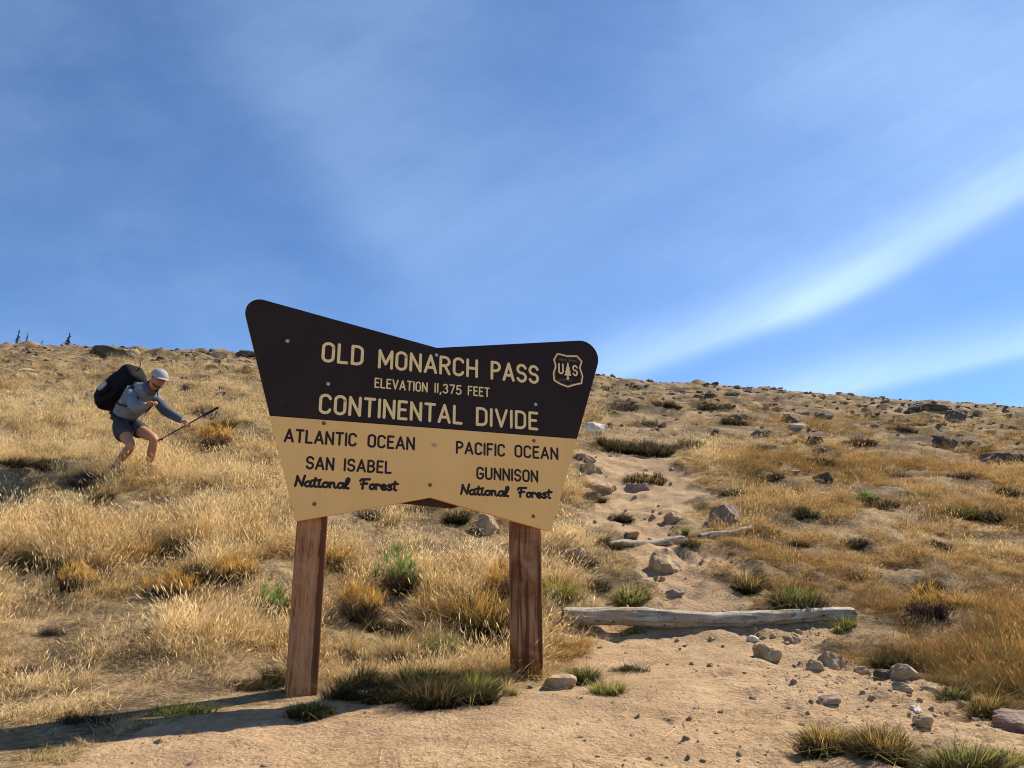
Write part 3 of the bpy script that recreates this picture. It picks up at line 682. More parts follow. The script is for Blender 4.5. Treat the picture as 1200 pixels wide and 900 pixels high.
RK = [
 (573, 614, 26, 28, M_TAN, 'tall pale grey block standing in grass behind the sign, left of its right post'),
 (190, 689, 40, 13, M_PALE, 'flat whitish slab low in the grass left of the sign, below the hiker'),
 (696, 500, 32, 15, M_PALE, 'pale boulder just right of the sign edge near the top of the trail'),
 (686, 536, 24, 9, M_TAN, 'thin flat stone at the upper left edge of the trail beside the sign'),
 (691, 549, 34, 11, M_TAN, 'longer flat slab just below the thin stone at the trail edge'),
 (706, 571, 38, 13, M_TAN, 'broad flat slab at the left side of the upper trail'),
 (746, 571, 28, 12, M_PINK, 'small purplish stone in the middle of the upper trail beside a broad slab'),
 (789, 608, 26, 12, M_TAN, 'low brown stone at the middle of the trail above the second log'),
 (858, 603, 42, 28, M_PINK, 'rounded grey purple boulder on the right above the thin upper log'),
 (780, 655, 48, 30, M_TAN, 'large angular tan rock standing in the trail between the two logs'),
 (741, 626, 20, 7, M_TAN, 'small flat stone left of the thin upper log'),
 (672, 649, 36, 14, M_TAN, 'half buried tan slab in grass right of the sign post'),
 (791, 695, 24, 10, M_PINK, 'small dark pointed rock on the trail just above the long log'),
 (904, 765, 34, 22, M_TAN, 'brown knobbly rock below the long log on the dirt'),
 (931, 750, 22, 11, M_TAN, 'low brown rock close under the right part of the long log'),
 (976, 773, 30, 26, M_TAN, 'upright leaning tan stone below the right end of the log'),
 (957, 779, 22, 12, M_TAN, 'small stone leaning against the upright tan stone'),
 (884, 749, 16, 9, M_PALE, 'small cream pale stone just below the middle of the long log'),
 (1066, 789, 40, 20, M_TAN, 'rounded pale brown rock at the foot of the orange grass bank'),
 (1040, 791, 26, 13, M_DARK, 'dark stone touching the left side of the rounded rock at the bank'),
 (973, 822, 34, 11, M_PINK, 'dark flat stone sunk in the dirt in the lower right foreground'),
 (1083, 845, 26, 15, M_TAN, 'angular tan rock on the dirt above the green foreground tufts'),
 (1074, 833, 15, 7, M_PALE, 'little pale chip just above the angular tan rock'),
 (1062, 806, 26, 12, M_TAN, 'crumbly brown stone below the rounded rock at the bank'),
 (1194, 846, 62, 32, M_PINK, 'big purple grey boulder cut by the right edge of the photo'),
 (1093, 808, 20, 9, M_TAN, 'small stone between the crumbly stone and the dark grass tuft'),
 (1010, 787, 20, 10, M_TAN, 'small brown stone right of the upright leaning stone'),
 (1120, 486, 30, 15, M_DARK, 'dark boulder on the right skyline ridge'),
 (1090, 478, 44, 12, M_DARK, 'wide dark outcrop rock left of the skyline boulder on the right ridge'),
 (1111, 518, 28, 17, M_DARK, 'dark block rock below the right skyline boulders'),
 (1178, 535, 56, 15, M_DARK, 'long dark sloping ledge near the right edge of the hillside'),
 (930, 491, 30, 9, M_DARK, 'dark flat rock high on the slope right of the trail top'),
 (932, 499, 20, 6, M_PALE, 'pale flat stone just under the dark flat rock high on the slope'),
 (966, 487, 22, 7, M_DARK, 'small dark rock high on the slope near the skyline bump'),
 (892, 507, 26, 9, M_DARK, 'dark stone on the upper slope right of the dark bank'),
 (962, 525, 26, 9, M_DARK, 'dark low rock in the orange grass of the upper right slope'),
 (128, 413, 52, 9, M_DARK, 'dark ledge rock near the left skyline above the backpack'),
 (155, 411, 20, 8, M_TAN, 'small tan rock at the right end of the dark left skyline ledge'),
 (292, 416, 36, 8, M_DARK, 'dark rock on the skyline just left of the sign board'),
 (256, 415, 22, 7, M_TAN, 'brown rock on the skyline between the hiker and the sign'),
 (30, 434, 26, 8, M_TAN, 'pale brown rock on the far left slope below the skyline trees'),
 (100, 436, 14, 7, M_TAN, 'small brown rock left of the backpack top'),
 (218, 455, 16, 6, M_DARK, 'small dark rock on the slope right of the hiker cap'),
 (745, 452, 20, 6, M_DARK, 'small dark rock on the skyline right of the sign board'),
 (858, 462, 18, 6, M_DARK, 'dark rock on the middle of the right skyline'),
 (700, 436, 14, 6, M_DARK, 'small dark rock on the skyline touching the sign edge'),
 (654, 798, 44, 16, M_TAN, 'reddish earth covered stone at the right foot of the right post'),
]
for i, (x, y, w, h, m_, lab) in enumerate(RK): rock('rock', x, y, w, h, m_, lab, 500 + i * 3)
# loose stones that nothing tells apart
ls = np.random.default_rng(5); cnt = 0
srcs = [rock('stone', 1020, 815, 12, 7, M_TAN, 'small loose tan stone lying on bare trail dirt', 900 + k, 'loose stones on the trail dirt', cat='stone') for k in range(4)]
LSA = ((930, 1130, 765, 850, 30, 3, 11), (690, 800, 530, 620, 24, 3, 8), (760, 870, 600, 700, 22, 3, 8), (700, 900, 740, 790, 12, 3, 8), (880, 1000, 735, 760, 14, 4, 10))
LSN = ('dirt between the lower rocks and the bottom right tufts', 'upper trail beside the flat slabs', 'trail between the upper and the long log', 'dirt just below the left half of the long log', 'dirt just below the right half of the long log')
for (x0, x1, y0, y1, nn, s0, s1), lsn in zip(LSA, LSN):
    for k in range(nn):
        x, y = ls.uniform(x0, x1), ls.uniform(y0, y1); p = gpt(x, y)
        if trail_mask(np.array([p[0]]), np.array([p[1]]))[0] < .3: continue
        w = ls.uniform(s0, s1) * mpp(p) / 2
        if cnt < 4: o = srcs[cnt]; 
        else: o = srcs[cnt % 4].copy(); COL.objects.link(o)
        bw = np.ptp(np.array([v.co.x for v in o.data.vertices])) / 2
        o.location = (p[0], p[1], p[2] + w * .12); o.scale = (w / bw,) * 3; o.rotation_euler = (ls.normal(0, .2), ls.normal(0, .2), ls.uniform(0, 6.28)); cnt += 1
        tag(o, 'small loose stone on the ' + lsn, 'stone', 'loose stones on the ' + lsn)

# ------------------------------------------------------------------ logs
def log_material():
    m, n, b = bsdf('weathered_log_wood', .85, .2); o = objc(n)
    mpn = n.nodes.new('ShaderNodeMapping'); mpn.inputs['Scale'].default_value = (.9, 12, 12); n.links.new(o, mpn.inputs[0])
    g = noise(n, mpn.outputs[0], 2.4, 8, .7, .6); f = noise(n, o, 6, 5, .6)
    c = ramp(n, g * .75 + f * .25, [(.38, (.06, .05, .035)), (.46, (.30, .25, .18)), (.58, (.50, .44, .34)), (.72, (.64, .58, .47))])
    c = mixc(n, noise(n, o, 3.2, 5, .7).step(.52, .62) * .7, c, (.42, .29, .16)); c = mixc(n, noise(n, o, 17, 5, .75).step(.57, .66) * .8, c, (.07, .055, .04))
    n.links.new(c, b.inputs['Base Color']); bump(n, b, g * .6 + noise(n, o, 22, 5, .7) * .4, 1.0, .035); return m
M_LOG = log_material(); M_END = plain('broken_log_end', (.10, .075, .05), .9, .1, .5, 40)
def make_log(pa, pb, r0, r1, label, sag=0., seed=1, stubs=()):
    A0, B0 = Vector(pa), Vector(pb); d = B0 - A0; L = d.length; o = empty('fallen_log', A0); tag(o, label, 'log')
    o.rotation_euler = d.to_track_quat('X', 'Z').to_euler()
    r_ = np.random.default_rng(seed); N, K = 90, 28; V_ = []; F_ = []
    for i in range(N + 1):
        t = i / N; r = r0 + (r1 - r0) * t; r *= 1 + .06 * math.sin(t * 17 + seed) + .05 * vnoise(np.array([t * 22.]), np.array([seed * 1.]), 4)[0]
        oy = .03 * math.sin(t * 5 + seed); oz = -sag * math.sin(PI * t) + .012 * math.sin(t * 9)
        if i in (0, N): r *= .86
        for k in range(K):
            a = 2 * PI * k / K; cr = 1 - .30 * max(0, vnoise(np.array([a * 5.5]), np.array([t * 3.]), 9)[0] * 2.5 - .35) + .16 * vnoise(np.array([a * 2.5]), np.array([t * 18.]), 8)[0] + .08 * vnoise(np.array([a * 6]), np.array([t * 50.]), 18)[0]
            V_.append((t * L, oy + math.cos(a) * r * cr, oz + math.sin(a) * r * cr))
    for i in range(N):
        for k in range(K): F_.append((i * K + k, i * K + (k + 1) % K, (i + 1) * K + (k + 1) % K, (i + 1) * K + k))
    poly('trunk', V_, F_, M_LOG, o, True)
    for e, sgn in ((0, -1), (N, 1)):
        ring = V_[e * K:(e + 1) * K]; c = np.mean(ring, axis=0); v2 = [tuple(x) for x in ring] + [tuple(np.array(x) * .6 + c * .4 + [sgn * random.uniform(.004, .02), 0, 0]) for x in ring] + [(c[0] - sgn * .01, c[1], c[2])]
        f2 = [(k, (k + 1) % K, K + (k + 1) % K, K + k) for k in range(K)] + [(K + k, K + (k + 1) % K, 2 * K) for k in range(K)]
        if sgn > 0: f2 = [f[::-1] for f in f2]
        poly('broken_end', v2, f2, M_END, o)
    for (t, a, l) in stubs:
        r = r0 + (r1 - r0) * t; v3 = []
        for j, (q_, rr) in enumerate(((.6, .30), (1.05, .22), (1.05 + l, .15), (1.1 + l, .05))):
            for k in range(8): an = 2 * PI * k / 8; v3.append((t * L + math.cos(an) * r * rr, math.cos(a) * r * q_ + math.sin(an) * r * rr * -math.sin(a), math.sin(a) * r * q_ + math.sin(an) * r * rr * math.cos(a)))
        poly('branch_stub', v3, [(j * 8 + k, j * 8 + (k + 1) % 8, j * 8 + 8 + (k + 1) % 8, j * 8 + 8 + k) for j in range(3) for k in range(8)] + [tuple(range(24, 32))], M_LOG, o, True)
    return o
def lp(x, y, dz): p = gpt(x, y); return Vector((p[0], p[1], p[2] + dz))
LA = lp(660, 729, .036); LB = lp(1004, 726, .034)
make_log(LA, LB, .074, .052, 'long weathered grey log laid across the bare trail right of the sign', .02, 3, ((.22, 1.2, .25), (.55, .6, .3), (.83, 2.0, .2)))
make_log(lp(712, 638, -.012), lp(802, 634, -.006), .034, .042, 'half buried brown left piece of the upper log across the trail', .0, 5)
make_log(lp(822, 633, .02), lp(884, 623, .035), .040, .03, 'pale thin upper log poking out under the grey purple boulder', .0, 8)
# ================================================================== SINGLE TUFTS AND SHRUBS
def tmat(name, tips, roots): return grass_material(name, tips, roots, inst=False)
M_TG = tmat('green_tuft', [(0, (.09, .15, .03)), (.5, (.19, .22, .05)), (.75, (.40, .34, .10)), (1, (.6, .48, .22))], [(0, (.012, .018, .006)), (1, (.03, .03, .012))])
M_TGOLD = tmat('gold_topped_tuft', [(0, (.34, .26, .07)), (.5, (.50, .33, .09)), (1, (.56, .43, .18))], [(0, (.030, .036, .014)), (1, (.06, .055, .02))])
M_TDARK = tmat('dark_tuft', [(0, (.022, .026, .012)), (.5, (.05, .045, .02)), (1, (.24, .17, .08))], [(0, (.008, .008, .005)), (1, (.016, .013, .008))])  # near-black blades: shade on the backlit tufts' viewer side is put into the colour
M_TSTRAW = tmat('straw_tuft', [(0, (.50, .38, .16)), (.5, (.62, .48, .24)), (1, (.72, .58, .32))], [(0, (.06, .05, .022)), (1, (.13, .09, .04))])
M_TORANGE = tmat('orange_brush', [(0, (.38, .22, .06)), (.5, (.58, .34, .08)), (1, (.66, .48, .18))], [(0, (.045, .04, .02)), (1, (.10, .07, .03))])
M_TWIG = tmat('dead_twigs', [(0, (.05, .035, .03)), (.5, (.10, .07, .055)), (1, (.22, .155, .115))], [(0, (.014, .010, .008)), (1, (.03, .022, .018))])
tufts = []
def clump(name, x, y, w, h, mat, label, seed, cat='grass tuft', n=None, lean=.5, curl=.7, bw=1.0, under=None, group=None):
    """mound of blades, foot at picture (x,y)"""
    p = gpt(x, y); s = mpp(p); W_, H_ = w * s / 2, h * s; r_ = np.random.default_rng(seed)
    n = n or int(np.clip(200 + 16 * w * h / 60, 180, 1100))
    bwid = max(.0035, s * .72) * bw
    parts_ = []; k_ = int(np.clip(w / 9, 2, 8)); off_ = 0
    for j in range(k_):                                    # several crowns of different height grown together
        f_ = r_.uniform(.45, 1.05); nb = max(40, int(n / k_ * r_.uniform(.6, 1.4)))
        v_, q2, t2, h2, o2 = blades(nb, r_, W_ * r_.uniform(.22, .42), H_ * .30 * f_, H_ * 1.05 * f_, bwid, lean * r_.uniform(.7, 1.5), curl, 0, (.03, 0), .04)
        v_[:, 0] += W_ * .68 * ((j + .5) / k_ * 2 - 1) * r_.uniform(.8, 1.1); v_[:, 1] += W_ * r_.uniform(-.3, .3)
        parts_.append((v_, q2 + off_, t2 + off_, h2, np.clip(o2 * .7 + .3 * r_.uniform(0, 1), 0, 1))); off_ += len(v_)
    na = max(8, int(w * .7)); v_, q2, t2, h2, o2 = blades(na, r_, W_ * .85, H_ * .6, H_ * 1.6, bwid * .8, .9, 1.2, 0, (.05, 0), .03)   # a few long arching straws
    parts_.append((v_, q2 + off_, t2 + off_, h2, np.full(len(v_), 1.)))
    V_, Q_, T_, Hh, Tt = (np.concatenate([q_[i] for q_ in parts_]) for i in range(5))
    V_[:, 1] *= .75; 
    # follow the ground and heap up in the middle
    cx_, cy_ = V_[:, 0], V_[:, 1]
    base = V_.reshape(-1, 7, 3)[:, 0].repeat(7, 0)
    gz = ground(base[:, 0] + p[0], base[:, 1] + p[1]) - p[2]
    dome = (1 - np.clip(np.hypot(base[:, 0] / (W_ * .7), base[:, 1] / (W_ * .55)), 0, 1) ** 2)
    V_[:, 2] = V_[:, 2] * (.7 + .35 * dome) + gz
    me = mesh_np(name, V_, Q_, T_, {'rise': Hh, 'tone': Tt})
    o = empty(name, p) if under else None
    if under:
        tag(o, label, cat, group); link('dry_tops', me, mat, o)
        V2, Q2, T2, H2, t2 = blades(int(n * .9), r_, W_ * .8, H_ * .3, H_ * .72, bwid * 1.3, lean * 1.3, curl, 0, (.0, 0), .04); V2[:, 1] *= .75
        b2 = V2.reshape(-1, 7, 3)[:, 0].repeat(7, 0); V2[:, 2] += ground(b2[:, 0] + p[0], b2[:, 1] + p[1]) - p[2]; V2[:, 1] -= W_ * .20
        link('dark_base', mesh_np('dark_base', V2, Q2, T2, {'rise': H2, 'tone': t2}), under, o)  # darker blades set in front paint the tuft's shaded lower side
    else:
        o = link(name, me, mat, loc=p); tag(o, label, cat, group)
    tufts.append(o); return o
def brush(name, x, y, w, h, label, seed, leafmat, stemmat, cat='shrub', nst=90):
    """rounded brush: many fine upright stems tipped with small narrow leaves"""
    p = gpt(x, y); s = mpp(p); W_, H_ = w * s / 2, h * s; r_ = np.random.default_rng(seed); o = empty(name, p); tag(o, label, cat)
    V_, Q_, T_, Hh, Tt = blades(int(nst * 2.4), r_, W_ * .5, H_ * .35, H_ * .8, .006, .7, .1, 0, (.0, 0), .05)
    V_[:, 2] += ground(V_[:, 0] + p[0], V_[:, 1] + p[1]) * 0
    link('stems', mesh_np('stems', V_, Q_, T_, {'rise': Hh, 'tone': Tt}), stemmat, o)
    vs_, qs, ts_, hs, tt = [], [], [], [], []; off = 0
    for k in range(nst):
        a = r_.uniform(0, 2 * PI); q_ = math.sqrt(r_.uniform(0, 1)); lx, ly = W_ * .95 * q_ * math.cos(a), W_ * .8 * q_ * math.sin(a)
        of_ = 1 + .9 * float(vnoise(np.array([a * 1.3]), np.array([seed * 1.7]), 5)[0]); lx *= of_; ly *= of_; z = H_ * (.95 * math.sqrt(max(0, 1 - .72 * q_ * q_))) * r_.uniform(.35, 1.15) * (1 + .7 * float(vnoise(np.array([lx / W_ * 2.2]), np.array([ly / W_ * 2.2 + seed]), 6)[0]))
        v, q2, t2, h2, o2 = blades(10, r_, .012, .03, .065 + H_ * .16, max(.004, s * .6), .55, .3, 0, (0, 0), 0)
        v = v + [lx, ly, z - .03]; vs_.append(v); qs.append(q2 + off); ts_.append(t2 + off); hs.append(h2 * .6 + .4 * (z / H_ > .45)); tt.append(np.full(len(v), r_.uniform(0, 1))); off += len(v)
    link('leaf_tips', mesh_np('leaf_tips', np.concatenate(vs_), np.concatenate(qs), np.concatenate(ts_), {'rise': np.clip(np.concatenate(hs), 0, 1), 'tone': np.concatenate(tt)}), leafmat, o)
    return o
M_SAGE = tmat('green_shrub_leaf', [(0, (.12, .21, .05)), (1, (.28, .38, .11))], [(0, (.025, .04, .015)), (1, (.05, .07, .025))])
CL = [
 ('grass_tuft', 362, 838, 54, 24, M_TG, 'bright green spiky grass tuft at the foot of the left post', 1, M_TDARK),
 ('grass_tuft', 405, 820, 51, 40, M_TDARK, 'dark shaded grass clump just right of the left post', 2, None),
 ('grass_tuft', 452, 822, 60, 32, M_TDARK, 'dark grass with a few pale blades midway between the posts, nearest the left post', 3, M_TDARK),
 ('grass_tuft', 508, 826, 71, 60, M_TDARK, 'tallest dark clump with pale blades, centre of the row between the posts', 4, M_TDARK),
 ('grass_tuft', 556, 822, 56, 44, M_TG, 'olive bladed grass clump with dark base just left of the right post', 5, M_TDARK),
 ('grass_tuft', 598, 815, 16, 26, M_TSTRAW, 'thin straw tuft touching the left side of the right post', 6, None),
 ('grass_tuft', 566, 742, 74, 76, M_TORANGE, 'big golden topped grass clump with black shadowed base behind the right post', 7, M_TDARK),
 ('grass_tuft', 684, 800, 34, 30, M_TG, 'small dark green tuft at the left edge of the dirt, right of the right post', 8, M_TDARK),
 ('grass_tuft', 712, 810, 46, 22, M_TSTRAW, 'low dry tuft in front of the small dark green tuft right of the post', 9, M_TG),
 ('grass_tuft', 738, 786, 44, 16, M_TDARK, 'low dark grass patch on the dirt below the left end of the log', 10, None),
 ('grass_tuft', 742, 742, 36, 12, M_TG, 'little green tuft growing against the front of the long log', 11, None),
 ('grass_tuft', 878, 692, 38, 28, M_TGOLD, 'dark based gold tuft at the right edge of the trail above the log', 12, M_TDARK),
 ('grass_tuft', 934, 709, 76, 30, M_TG, 'round green grass mound behind the right end of the log', 13, M_TDARK),
 ('grass_tuft', 990, 738, 34, 24, M_TG, 'green tuft growing in front of the right tip of the log', 14, None),
 ('grass_tuft', 1050, 784, 70, 34, M_TDARK, 'dark shadowed tuft at the foot of the orange grass, above the rounded rock', 15, None),
 ('grass_tuft', 1116, 820, 40, 26, M_TG, 'dark green tuft at the bank between the dirt and the orange grass', 16, M_TDARK),
 ('grass_tuft', 1158, 838, 48, 36, M_TGOLD, 'brown and olive tuft beside the big boulder at the right edge', 17, M_TDARK),
 ('grass_tuft', 968, 880, 66, 42, M_TGOLD, 'left golden tipped dark clump of the foreground tufts on the dirt', 18, M_TDARK),
 ('grass_tuft', 1036, 888, 74, 44, M_TGOLD, 'right golden tipped clump beside the bright green tuft in the foreground', 19, M_TDARK),
 ('grass_tuft', 1126, 908, 96, 50, M_TG, 'bright dark green bushy tuft at the bottom right corner foreground', 20, M_TDARK),
 ('grass_tuft', 1180, 900, 40, 30, M_TSTRAW, 'sparse straw tuft right of the bottom corner green tuft', 21, M_TG),
 ('grass_tuft', 655, 700, 40, 40, M_TGOLD, 'yellow green tuft just right of the right post near the log end', 22, M_TG),
 ('grass_tuft', 540, 520 + 300, 30, 30, M_TDARK, 'small black shaded tuft in the middle of the row between the posts', 23, None),
 ('grass_tuft', 1128, 606, 34, 15, M_TG, 'dark green tuft in the middle of the orange hillside at right', 24, M_TDARK),
 ('grass_tuft', 1030, 596, 52, 14, M_TDARK, 'dark low clump on the right hillside left of the dark green tuft', 25, None),
 ('grass_tuft', 945, 606, 40, 14, M_TDARK, 'dark clump on the right hillside just above the grey purple boulder level', 26, None),
 ('grass_tuft', 800, 628, 26, 12, M_TG, 'green tuft at the joint of the two upper log pieces', 27, None),
 ('grass_tuft', 808, 640, 28, 12, M_TDARK, 'dark tuft under the upper log pieces on the trail', 28, None),
 ('grass_tuft', 740, 702, 50, 18, M_TSTRAW, 'dry tuft patch on the trail edge above the long log', 29, M_TG),
 ('grass_tuft', 700, 690, 36, 16, M_TDARK, 'dark low tuft above the left half of the long log', 30, None),
 ('grass_tuft', 755, 565, 60, 10, M_TGOLD, 'thin strip of dark grass across the middle of the upper trail', 31, M_TDARK),
 ('grass_tuft', 700, 590, 24, 18, M_TDARK, 'dark tuft by the sign edge beside the upper trail slabs', 32, None),
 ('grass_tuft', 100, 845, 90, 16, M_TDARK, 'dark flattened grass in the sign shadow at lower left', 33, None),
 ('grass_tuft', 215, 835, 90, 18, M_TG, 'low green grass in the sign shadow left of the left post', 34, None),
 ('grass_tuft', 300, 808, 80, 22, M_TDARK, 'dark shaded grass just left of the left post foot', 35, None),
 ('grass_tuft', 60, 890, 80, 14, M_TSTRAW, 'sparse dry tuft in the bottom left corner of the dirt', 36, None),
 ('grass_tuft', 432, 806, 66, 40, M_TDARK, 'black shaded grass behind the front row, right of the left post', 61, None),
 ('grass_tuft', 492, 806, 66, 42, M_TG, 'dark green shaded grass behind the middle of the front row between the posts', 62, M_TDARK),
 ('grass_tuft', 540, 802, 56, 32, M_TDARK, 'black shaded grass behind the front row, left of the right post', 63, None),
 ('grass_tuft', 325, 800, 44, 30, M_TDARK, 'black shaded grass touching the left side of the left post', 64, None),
 ('grass_tuft', 470, 770, 60, 36, M_TSTRAW, 'arching pale straw tuft behind the row between the posts', 37, None),
 ('grass_tuft', 415, 768, 50, 30, M_TSTRAW, 'pale straw tuft behind the left post at its right', 38, None),
 ('grass_tuft', 520, 762, 44, 34, M_TSTRAW, 'pale straw tuft in front of the big golden topped clump', 39, M_TG),
]
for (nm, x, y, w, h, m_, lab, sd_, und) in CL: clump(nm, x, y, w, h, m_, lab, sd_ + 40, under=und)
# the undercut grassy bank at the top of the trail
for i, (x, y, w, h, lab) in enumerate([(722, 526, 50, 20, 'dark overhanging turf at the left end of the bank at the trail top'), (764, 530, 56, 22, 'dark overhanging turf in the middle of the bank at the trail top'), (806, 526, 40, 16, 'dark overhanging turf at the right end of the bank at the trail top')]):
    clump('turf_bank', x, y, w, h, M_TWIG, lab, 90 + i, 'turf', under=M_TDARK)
B = [
 ('rabbitbrush', 422, 726, 62, 44, 'orange tipped brush with dark base between the posts, nearer the left post', M_TORANGE),
 ('rabbitbrush', 396, 668, 34, 28, 'small bright orange brush right beside the top of the left post', M_TORANGE),
 ('rabbitbrush', 278, 684, 50, 34, 'orange brush on the slope left of the left post', M_TORANGE),
 ('rabbitbrush', 600, 700, 50, 44, 'orange brush behind the left side of the right post', M_TORANGE),
 ('rabbitbrush', 250, 524, 50, 26, 'pale orange brush on the slope below the trekking pole tip', M_TORANGE),
 ('rabbitbrush', 200, 700, 60, 28, 'faded orange brush low on the left slope beside the whitish slab', M_TORANGE),
 ('rabbitbrush', 90, 690, 60, 26, 'rusty orange brush far left on the lower slope', M_TORANGE),
 ('rabbitbrush', 1090, 720, 70, 34, 'orange brush in the tall grass on the lower right bank', M_TORANGE),
 ('green_shrub', 470, 692, 54, 46, 'green leafy shrub between the posts below the notch of the sign', M_SAGE),
 ('green_shrub', 318, 722, 40, 36, 'bright green leafy plant just left of the left post', M_SAGE),
 ('green_shrub', 1015, 590, 30, 12, 'small green shrub on the right hillside among dark clumps', M_SAGE),
]
for i, (nm, x, y, w, h, lab, m_) in enumerate(B): brush(nm, x, y, w, h, lab, 140 + i, m_, M_TWIG, nst=70 if w < 45 else 110)
DK = [(20, 545, 40, 12), (62, 548, 36, 11), (104, 560, 30, 9), (60, 535, 30, 10), (95, 575, 40, 16), (118, 590, 30, 12), (35, 665, 40, 18), (75, 668, 34, 18), (108, 676, 30, 22), (232, 680, 36, 26), (282, 684, 26, 20), (210, 648, 40, 20),
      (50, 612, 24, 10), (75, 610, 20, 11), (240, 486, 34, 12), (262, 500, 28, 10), (318, 545, 20, 14), (300, 640, 22, 12), (440, 738, 34, 20), (472, 742, 26, 18), (430, 610, 30, 14), (535, 612, 26, 16), (60, 745, 30, 12), (20, 790, 26, 10),
      (180, 745, 30, 10), (860, 580, 30, 9), (905, 560, 36, 9), (960, 545, 34, 9), (1050, 560, 36, 9), (1010, 520, 30, 8), (1100, 640, 40, 12), (1160, 610, 30, 10), (1130, 560, 34, 10), (1180, 580, 30, 10), (1060, 505, 30, 8), (890, 530, 30, 8),
      (830, 480, 36, 8), (780, 475, 36, 8), (730, 478, 36, 8), (860, 496, 30, 8), (760, 498, 36, 9), (1000, 640, 30, 12), (935, 640, 26, 11), (1085, 690, 30, 14), (1000, 680, 26, 14), (715, 640, 24, 12), (690, 665, 28, 14), (730, 610, 20, 10)]
LD = '''first dark streak shrub at the left frame edge, below hiker level|second dark streak shrub from the left frame edge, below hiker level|dark low shrub just left of and below the hiker boots|small dark shrub just above the pair of streak shrubs at far left|dark brownish shrub patch below the streak shrubs, left of the hiker feet|small brown shrub right under the brownish patch below the hiker
dark clump at the far left edge, mid height of the left slope|dark clump beside the faded orange brush at far left|tall dark clump right of the rusty orange brush at far left|dark blue green clump immediately right of the whitish slab|small dark clump between whitish slab and the left post|dark sparse shrub just above the whitish slab
small dark clump above the dark clumps at far left|small round dark clump, right of another, above the rusty orange brush|dark brush by the upper end of the trekking pole|dark brush between the pole end and the sign edge|dark shrub touching the left edge of the cream panel|dark clump between orange brush and the cream panel corner|dark clump in front of the orange tipped brush between the posts|smaller dark clump right of the orange tipped brush between the posts
dark patch under the left half of the sign bottom edge|dark patch under the notch, beside the pale block behind the sign|dark low clump in pale short grass at the lower left|dark clump at the left edge just above the sign shadow|dark flat clump in the lower left grass, nearest the left post
dark strip shrub just above the grey purple boulder|dark strip shrub up the slope from the grey purple boulder|dark strip shrub in orange grass, centre of the right slope|dark shrub below the dark block rock on the right slope|dark shrub high on the right slope, below the skyline bump|dark wide shrub in orange grass near the right edge, lower slope|dark shrub at the right slope edge above the orange brush
dark shrub right of the block rock on the right slope|dark shrub at the right frame edge below the long sloping ledge|dark shrub just left of the dark block rock on the right|dark shrub just right of the turf bank, up the slope|first dark shrub under the middle of the right skyline|second dark shrub under the skyline, left of its neighbour|dark shrub under the skyline nearest to the sign
dark shrub above the right end of the turf bank|dark shrub directly above the turf bank at the trail top|dark clump in orange grass down the slope from the centre strips|dark clump right of the thin upper log|dark clump beside the orange brush on the lower right bank|dark clump above the right tip of the long log|dark tuft between the upper log and the half buried slab|dark tuft below the half buried slab right of the sign|dark tuft in the dirt left of the thin upper log'''.replace(chr(10), '|').split('|')
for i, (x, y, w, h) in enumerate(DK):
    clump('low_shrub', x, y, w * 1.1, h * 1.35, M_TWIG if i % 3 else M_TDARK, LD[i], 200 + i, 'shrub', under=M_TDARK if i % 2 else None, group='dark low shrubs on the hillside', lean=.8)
assert len(LD) == len(DK), (len(LD), len(DK))

# ------------------------------------------------------------------ dry grass over the whole hillside
# where tufts stand: strata in depth, thinner with distance
Xs, Ys_ = [], []
for n_, y0, y1 in ((14000, 3.1, 5.5), (34000, 4.6, 8), (44000, 8, 14), (34000, 14, 24), (22000, 24, 37)):
    x_, y_ = scatter(n_, y0, y1); Xs.append(x_); Ys_.append(y_)
X = np.concatenate(Xs); Y = np.concatenate(Ys_)
A_ = X / Y
tm = trail_mask(X, Y)
dens = fbm(X * 1.1, Y * 1.1, 3, 61); dens2 = fbm(X * 3.2, Y * 3.2, 2, 67)
right = sstep(A_ + .0, .18, .36)
ridge = sstep(Y, 17, 27)
keepp = (1 - tm * 1.15) * np.clip(.60 + dens * 1.5 + dens2 * 1.7, .04, 1) * (1 - ridge * .62)
# the trodden strip in front keeps a thin fringe only
keepp *= np.where(Y < 4.4, .8, 1)
kp = rg.uniform(0, 1, len(X)) < keepp
CLR = [(SO.x + .1, SO.y + .13, .14)]
for (x_, y_, w_2) in [(c[1], c[2], c[3] * .8) for c in CL] + [(c[1], c[2], c[3] * .85) for c in B] + [(c[0], c[1], c[2] * .85) for c in DK] + [(c[0], c[1] + c[3] * .45, c[2] * .95) for c in RK]:
    q_ = gpt(x_, y_); r_2 = mpp(q_) * w_2 / 2; CLR += [(q_[0], q_[1], r_2), (q_[0], q_[1] - r_2 * .55, r_2 * .95)]
q_ = gpt(152, 556)
for (ax_, ay_) in ((-.12, -.15), (.2, -.15)): CLR.append((q_[0] + ax_, q_[1] + ay_, .11))
q_ = gpt(645, 812); CLR.append((q_[0], q_[1], .16)); q_ = gpt(620, 806); CLR += [(q_[0], q_[1], .2), (q_[0] + .05, q_[1] - .15, .2)]
LOW = []
for (x_, y_, w_2) in [(c[1], c[2], c[3] * .9) for c in CL] + [(c[1], c[2], c[3] * 1.0) for c in B] + [(c[0], c[1], c[2]) for c in DK]:
    q_ = gpt(x_, y_); r_2 = mpp(q_) * w_2 / 2; LOW += [(q_[0], q_[1] - r_2 * 1.2, r_2 * 1.15), (q_[0] - q_[0] / q_[1] * r_2 * 2.2, q_[1] - r_2 * 2.2, r_2)]
for t_ in np.linspace(0, 1, 14): q_ = LA.lerp(LB, t_); CLR.append((q_.x, q_.y - .10, .13))
for (fx, fy, fr) in CLR: kp &= np.hypot(X - fx, Y - fy) > fr
X, Y, A_, dens, dens2, right, ridge, tm = (v[kp] for v in (X, Y, A_, dens, dens2, right, ridge, tm))
